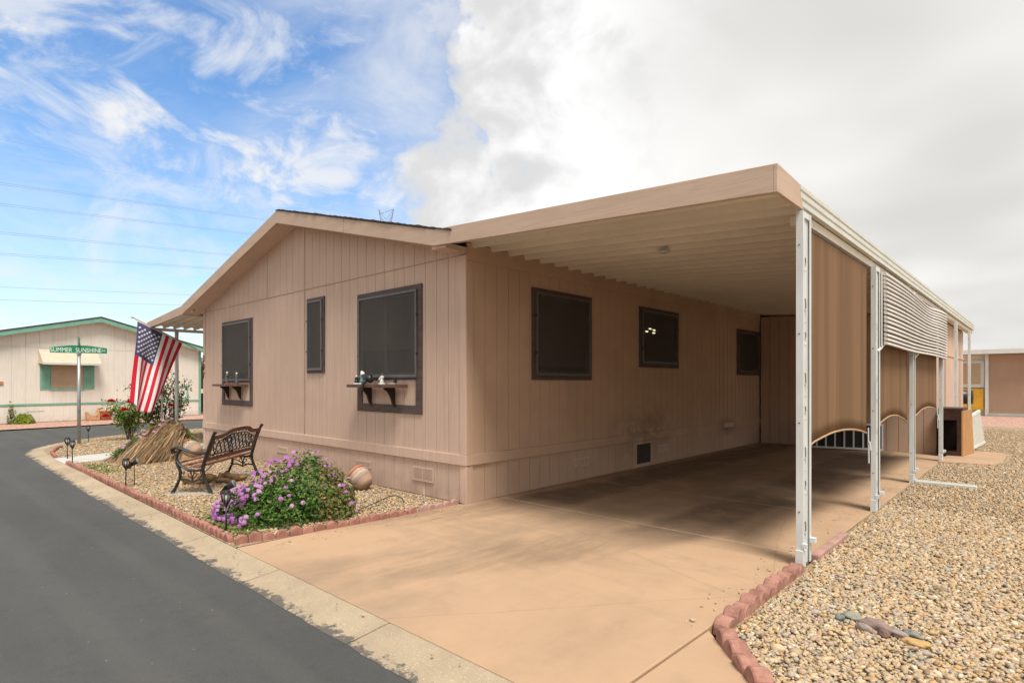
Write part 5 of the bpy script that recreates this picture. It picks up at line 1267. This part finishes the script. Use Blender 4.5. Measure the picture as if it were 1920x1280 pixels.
MB().tube([(-62.1, 5.3, 0), (-62.1, 5.3, 7.05), (-62.1, 5.0, 7.25), (-62.1, 4.2, 7.36), (-62.1, 3.3, 7.40)], [.09, .07, .05, .04, .035], 8).build('pole', M['galv'], t, True); MB().tube([(-62.1, 3.4, 7.40), (-62.1, 2.75, 7.41)], [.075, .05], 8).build('lamp_head', M['galv'], t, True)

# ------------------------------------------------------------------ far side of the carport
t = thing('cabinet', 'dark open fronted wooden cabinet standing on the pad past the last posts', 'cabinet', (-1.36, 14.6, .032))
y0, y1, x0, x1 = 14.40, 15.25, -1.60, -1.205; zb = .034
MB().box(x0, x1, y0 + .002, y1, .93, .975).build('top', M['cab'], t, bevel=.004)
MB().add([(x1 - .02, y0, zb), (x1 + .09, y1, zb), (x1 + .055, y1, .929), (x1 - .02, y0, .929), (x1, y0, zb), (x1 + .115, y1, zb), (x1 + .08, y1, .929), (x1, y0, .929)], [(3,2,1,0),(4,5,6,7),(0,1,5,4),(1,2,6,5),(2,3,7,6),(3,0,4,7)]).build('side_panel', M['cabside'], t)
MB().box(x0, x0 + .02, y0, y1, zb, .929).build('side_panel', M['cab'], t)
MB().box(x0 + .021, x1 - .021, y1 - .02, y1, zb, .928).build('back_panel', M['cab'], t)
MB().box(x0 + .021, x1 - .021, y0, y0 + .02, .74, .928).build('apron', M['cab'], t); MB().box(x0 + .021, x0 + .06, y0, y0 + .02, zb, .739).box(x1 - .09, x1 - .021, y0, y0 + .02, zb, .739).box(x0 + .061, x1 - .091, y0, y0 + .02, zb, .12).build('face_frame', M['cab'], t); MB().box(x0 + .03, x1 - .03, y0 + .04, y1 - .03, .10, .115).build('shelf', M['cab'], t)
t = thing('leaning_gate', 'white slatted gate panel leaning behind the wooden cabinet', 'gate', (-1.2, 17, 0))
def gp(u, v, d): return (-1.30 + .10 * u + d + (1 - v) * .10, 15.9 + 2.2 * u, .02 + v * (.80 - .12 * (1 - u)))
def gbox(u0, u1, v0, v1, d0, d1): return MB().add([gp(u, v, d) for v in (v0, v1) for (u, d) in ((u0, d0), (u1, d0), (u1, d1), (u0, d1))], [(3,2,1,0),(4,5,6,7),(0,1,5,4),(1,2,6,5),(2,3,7,6),(3,0,4,7)])
gbox(0, 1, .93, 1.0, -.02, .03).build('top_rail', M['white'], t); gbox(0, 1, .0, .06, -.02, .03).build('bottom_rail', M['white'], t)
for k in range(12): gbox(k / 12 + .006, k / 12 + .07, .061, .929, .0, .018).build('slat', M['gatetan'] if 'gatetan' in M else M['gutter'], t)
t = thing('low_gate', 'low white barred frame standing on the carport floor behind the first curtain', 'gate', (-3.2, 14.0, 0))
def lg(u, z0, z1, w0, w1, d=.02):
    a = Vector((-3.95, 14.05)); b = Vector((-2.55, 14.45)); p = a.lerp(b, u + w0); q = a.lerp(b, u + w1); dv = (b - a).normalized(); nv_ = Vector((dv.y, -dv.x)) * d
    return MB().add([(p.x, p.y, z0), (q.x, q.y, z0), (q.x + nv_.x, q.y + nv_.y, z0), (p.x + nv_.x, p.y + nv_.y, z0), (p.x, p.y, z1), (q.x, q.y, z1), (q.x + nv_.x, q.y + nv_.y, z1), (p.x + nv_.x, p.y + nv_.y, z1)], [(3,2,1,0),(4,5,6,7),(0,1,5,4),(1,2,6,5),(2,3,7,6),(3,0,4,7)])
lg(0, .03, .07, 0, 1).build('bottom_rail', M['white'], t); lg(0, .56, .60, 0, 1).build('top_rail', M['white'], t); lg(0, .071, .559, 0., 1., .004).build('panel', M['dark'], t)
for k in range(9): lg(k / 8 * .975, .071, .559, 0, .022, .024).build('bar', M['white'], t)
# neighbour at the end of the yard
fh = thing('rear_house', 'peach brown house with white roof edge and screen door at the end of the yard', 'house', (3, 33.2, 0))
MB().box(-1.86, 12, 33.2, 42, .0, 2.72).build('wall', M['peach'], fh); MB().box(-3.4, 12, 32.7, 42, 2.74, 2.93).build('roof_edge', M['white'], fh); MB().box(-1.99, -1.862, 33.15, 33.3, 0, 2.735).build('door_post', M['white'], fh); MB().box(-3.4, -2.0, 33.4, 42, .0, 2.73).build('porch_wall', M['cream'], fh)
MB().box(-1.86, 12, 33.12, 33.195, .0, .12).build('foundation', M['walk'], fh)
dr = MB().box(-3.2, -2.02, 33.30, 33.34, 1.25, 2.45).build('screen_door', M['white'], fh); MB().box(-3.1, -2.16, 33.28, 33.299, 1.42, 2.34).build('screen', M['tanwin'], dr); MB().box(-3.05, -2.04, 33.20, 33.295, .25, 1.2).build('yellow_panel', M['yellow'], fh)
t = thing('barrel_grill', 'dark barrel shaped grill standing behind the storage room', 'grill', (-2.0, 24.5, 0))
MB().tube([(-2.5, 24.5, 1.0), (-1.78, 24.5, 1.0)], .24, 14).build('drum', M['blk'], t, True)
for x in (-2.4, -1.9):
    for y in (24.35, 24.65): MB().tube([(x, y, 0), (x, y, .85)], .02, 6).build('leg', M['blk'], t)
MB().box(-2.5, -1.8, 24.3, 24.7, .2, .24).build('rack', M['blk'], t)
# special stones
SP = [('flat grey green stone in the gravel yard, leftmost of the small stone group', (-.885, 4.11), (.062, .045, .022), (.33, .35, .29), .5), ('long purple brown stone in the middle of the small stone group', (-.75, 4.035), (.095, .045, .028), (.30, .20, .19), -.35), ('slim mauve stone below the long purple brown stone', (-.80, 3.965), (.055, .02, .016), (.38, .30, .29), -.5),
      ('dark plum stone below the long purple brown stone', (-.695, 3.95), (.042, .024, .018), (.19, .095, .095), -.7), ('pale mauve stone right of the long purple brown stone', (-.625, 4.0), (.058, .024, .018), (.42, .34, .35), -.35), ('blue grey stone at the right of the small stone group', (-.575, 4.045), (.05, .032, .02), (.25, .28, .28), -.2), ('flat orange stone right of the small stone group', (-.54, 3.93), (.07, .035, .016), (.62, .37, .12), .1), ('small teal grey stone left of the small stone group', (-.945, 4.03), (.024, .02, .018), (.16, .23, .22), .2)]
for i, (lb, (x, y), (a, b, c), col, rz) in enumerate(SP):
    bm = bmesh.new(); bmesh.ops.create_icosphere(bm, subdivisions=3, radius=1); me = bpy.data.meshes.new('stone'); bm.to_mesh(me); bm.free(); noisy(me, .42, 1.3, i * 3.1)
    me.transform(Matrix.Diagonal((a, b, c * 1.35, 1))); me.polygons.foreach_set('use_smooth', [True] * len(me.polygons)); me.materials.append(rock(mul((col[0] * .7 + .10, col[1] * .7 + .08, col[2] * .7 + .05), .82))); o = link(bpy.data.objects.new('stone', me)); o.location = (x, y, .026); o.rotation_euler = (0, 0, rz); tag(o, lb, 'stone', 'coloured stones in the gravel yard')

# ------------------------------------------------------------------ power lines and pylon far off
def back(u, v, dep):
    a = (u - 960) / 1077; b = (716 - v) / 1077; s_, c_ = math.sin(R(42.9)), math.cos(R(42.9)); return Vector(((-s_ + a * c_) * dep, (c_ + a * s_) * dep, 1.5 + b * dep))
LN = [(346, 413, 482), (385, 440, 460), (438, 480, 425), (478, 505, 400), (538, 553, 350), (562, 572, 330), (262, 352, 480), (287, 372, 480)]
for i, (va, vb, ub) in enumerate(LN):
    A = back(0, va, 90); k = (vb - va) / ub; B = back(724, va + k * 724 * .97, 260)
    D = (A - B); A2 = A + D * .5; r = .019 if i < 6 else .009
    t = thing('power_line', ['highest bold', 'second', 'third', 'fourth', 'fifth', 'lowest', 'faint topmost', 'faint second'][i] + ' overhead power line crossing the sky at left', 'power line', (A.x, A.y, 0), group='overhead power lines')
    for dz in ((0, .30) if i < 4 else (0,)):
        pts = [A2.lerp(B, j / 20) + Vector((0, 0, dz - 2.2 * math.sin(math.pi * j / 20) * 0)) for j in range(21)]; MB().tube(pts, r, 4).build('cable', M['wire'], t)
t = thing('pylon', 'top of a steel lattice pylon showing above the house roof', 'pylon', (-228, 158, 0)); TB = back(724, 716, 271); base = Vector((TB.x, TB.y, 0)); m = MB(); rt = Vector((math.cos(R(42.9)), math.sin(R(42.9)), 0))
def pp(a, z, d=0): return base + rt * a + Vector((0, 0, z)) + Vector((-.68, .73, 0)) * d
for sgn_ in (-1, 1):
    for d in (-1.2, 1.2): m.tube([pp(3.2 * sgn_, 0, d * 2), pp(.9 * sgn_, 70, d), pp(3.6 * sgn_, 83, 0)], .10, 4)
    m.tube([pp(0, 78, 0), pp(3.6 * sgn_, 83, 0)], .08, 4); m.tube([pp(.9 * sgn_, 70, 1), pp(-3.6 * sgn_, 83, 0)], .08, 4); m.tube([pp(-.9 * sgn_, 74, 0), pp(2.2 * sgn_, 79, 0)], .07, 4)
m.tube([pp(-3.6, 80.5, 0), pp(3.6, 83, 0)], .10, 4)
for k in range(14): z = k * 5.; w0 = 3.2 - 2.3 * z / 70; w1 = 3.2 - 2.3 * (z + 5) / 70; m.tube([pp(-w0, z), pp(w1, z + 5)], .07, 4); m.tube([pp(w0, z), pp(-w1, z + 5)], .07, 4)
m.build('lattice', M['wire'], t)
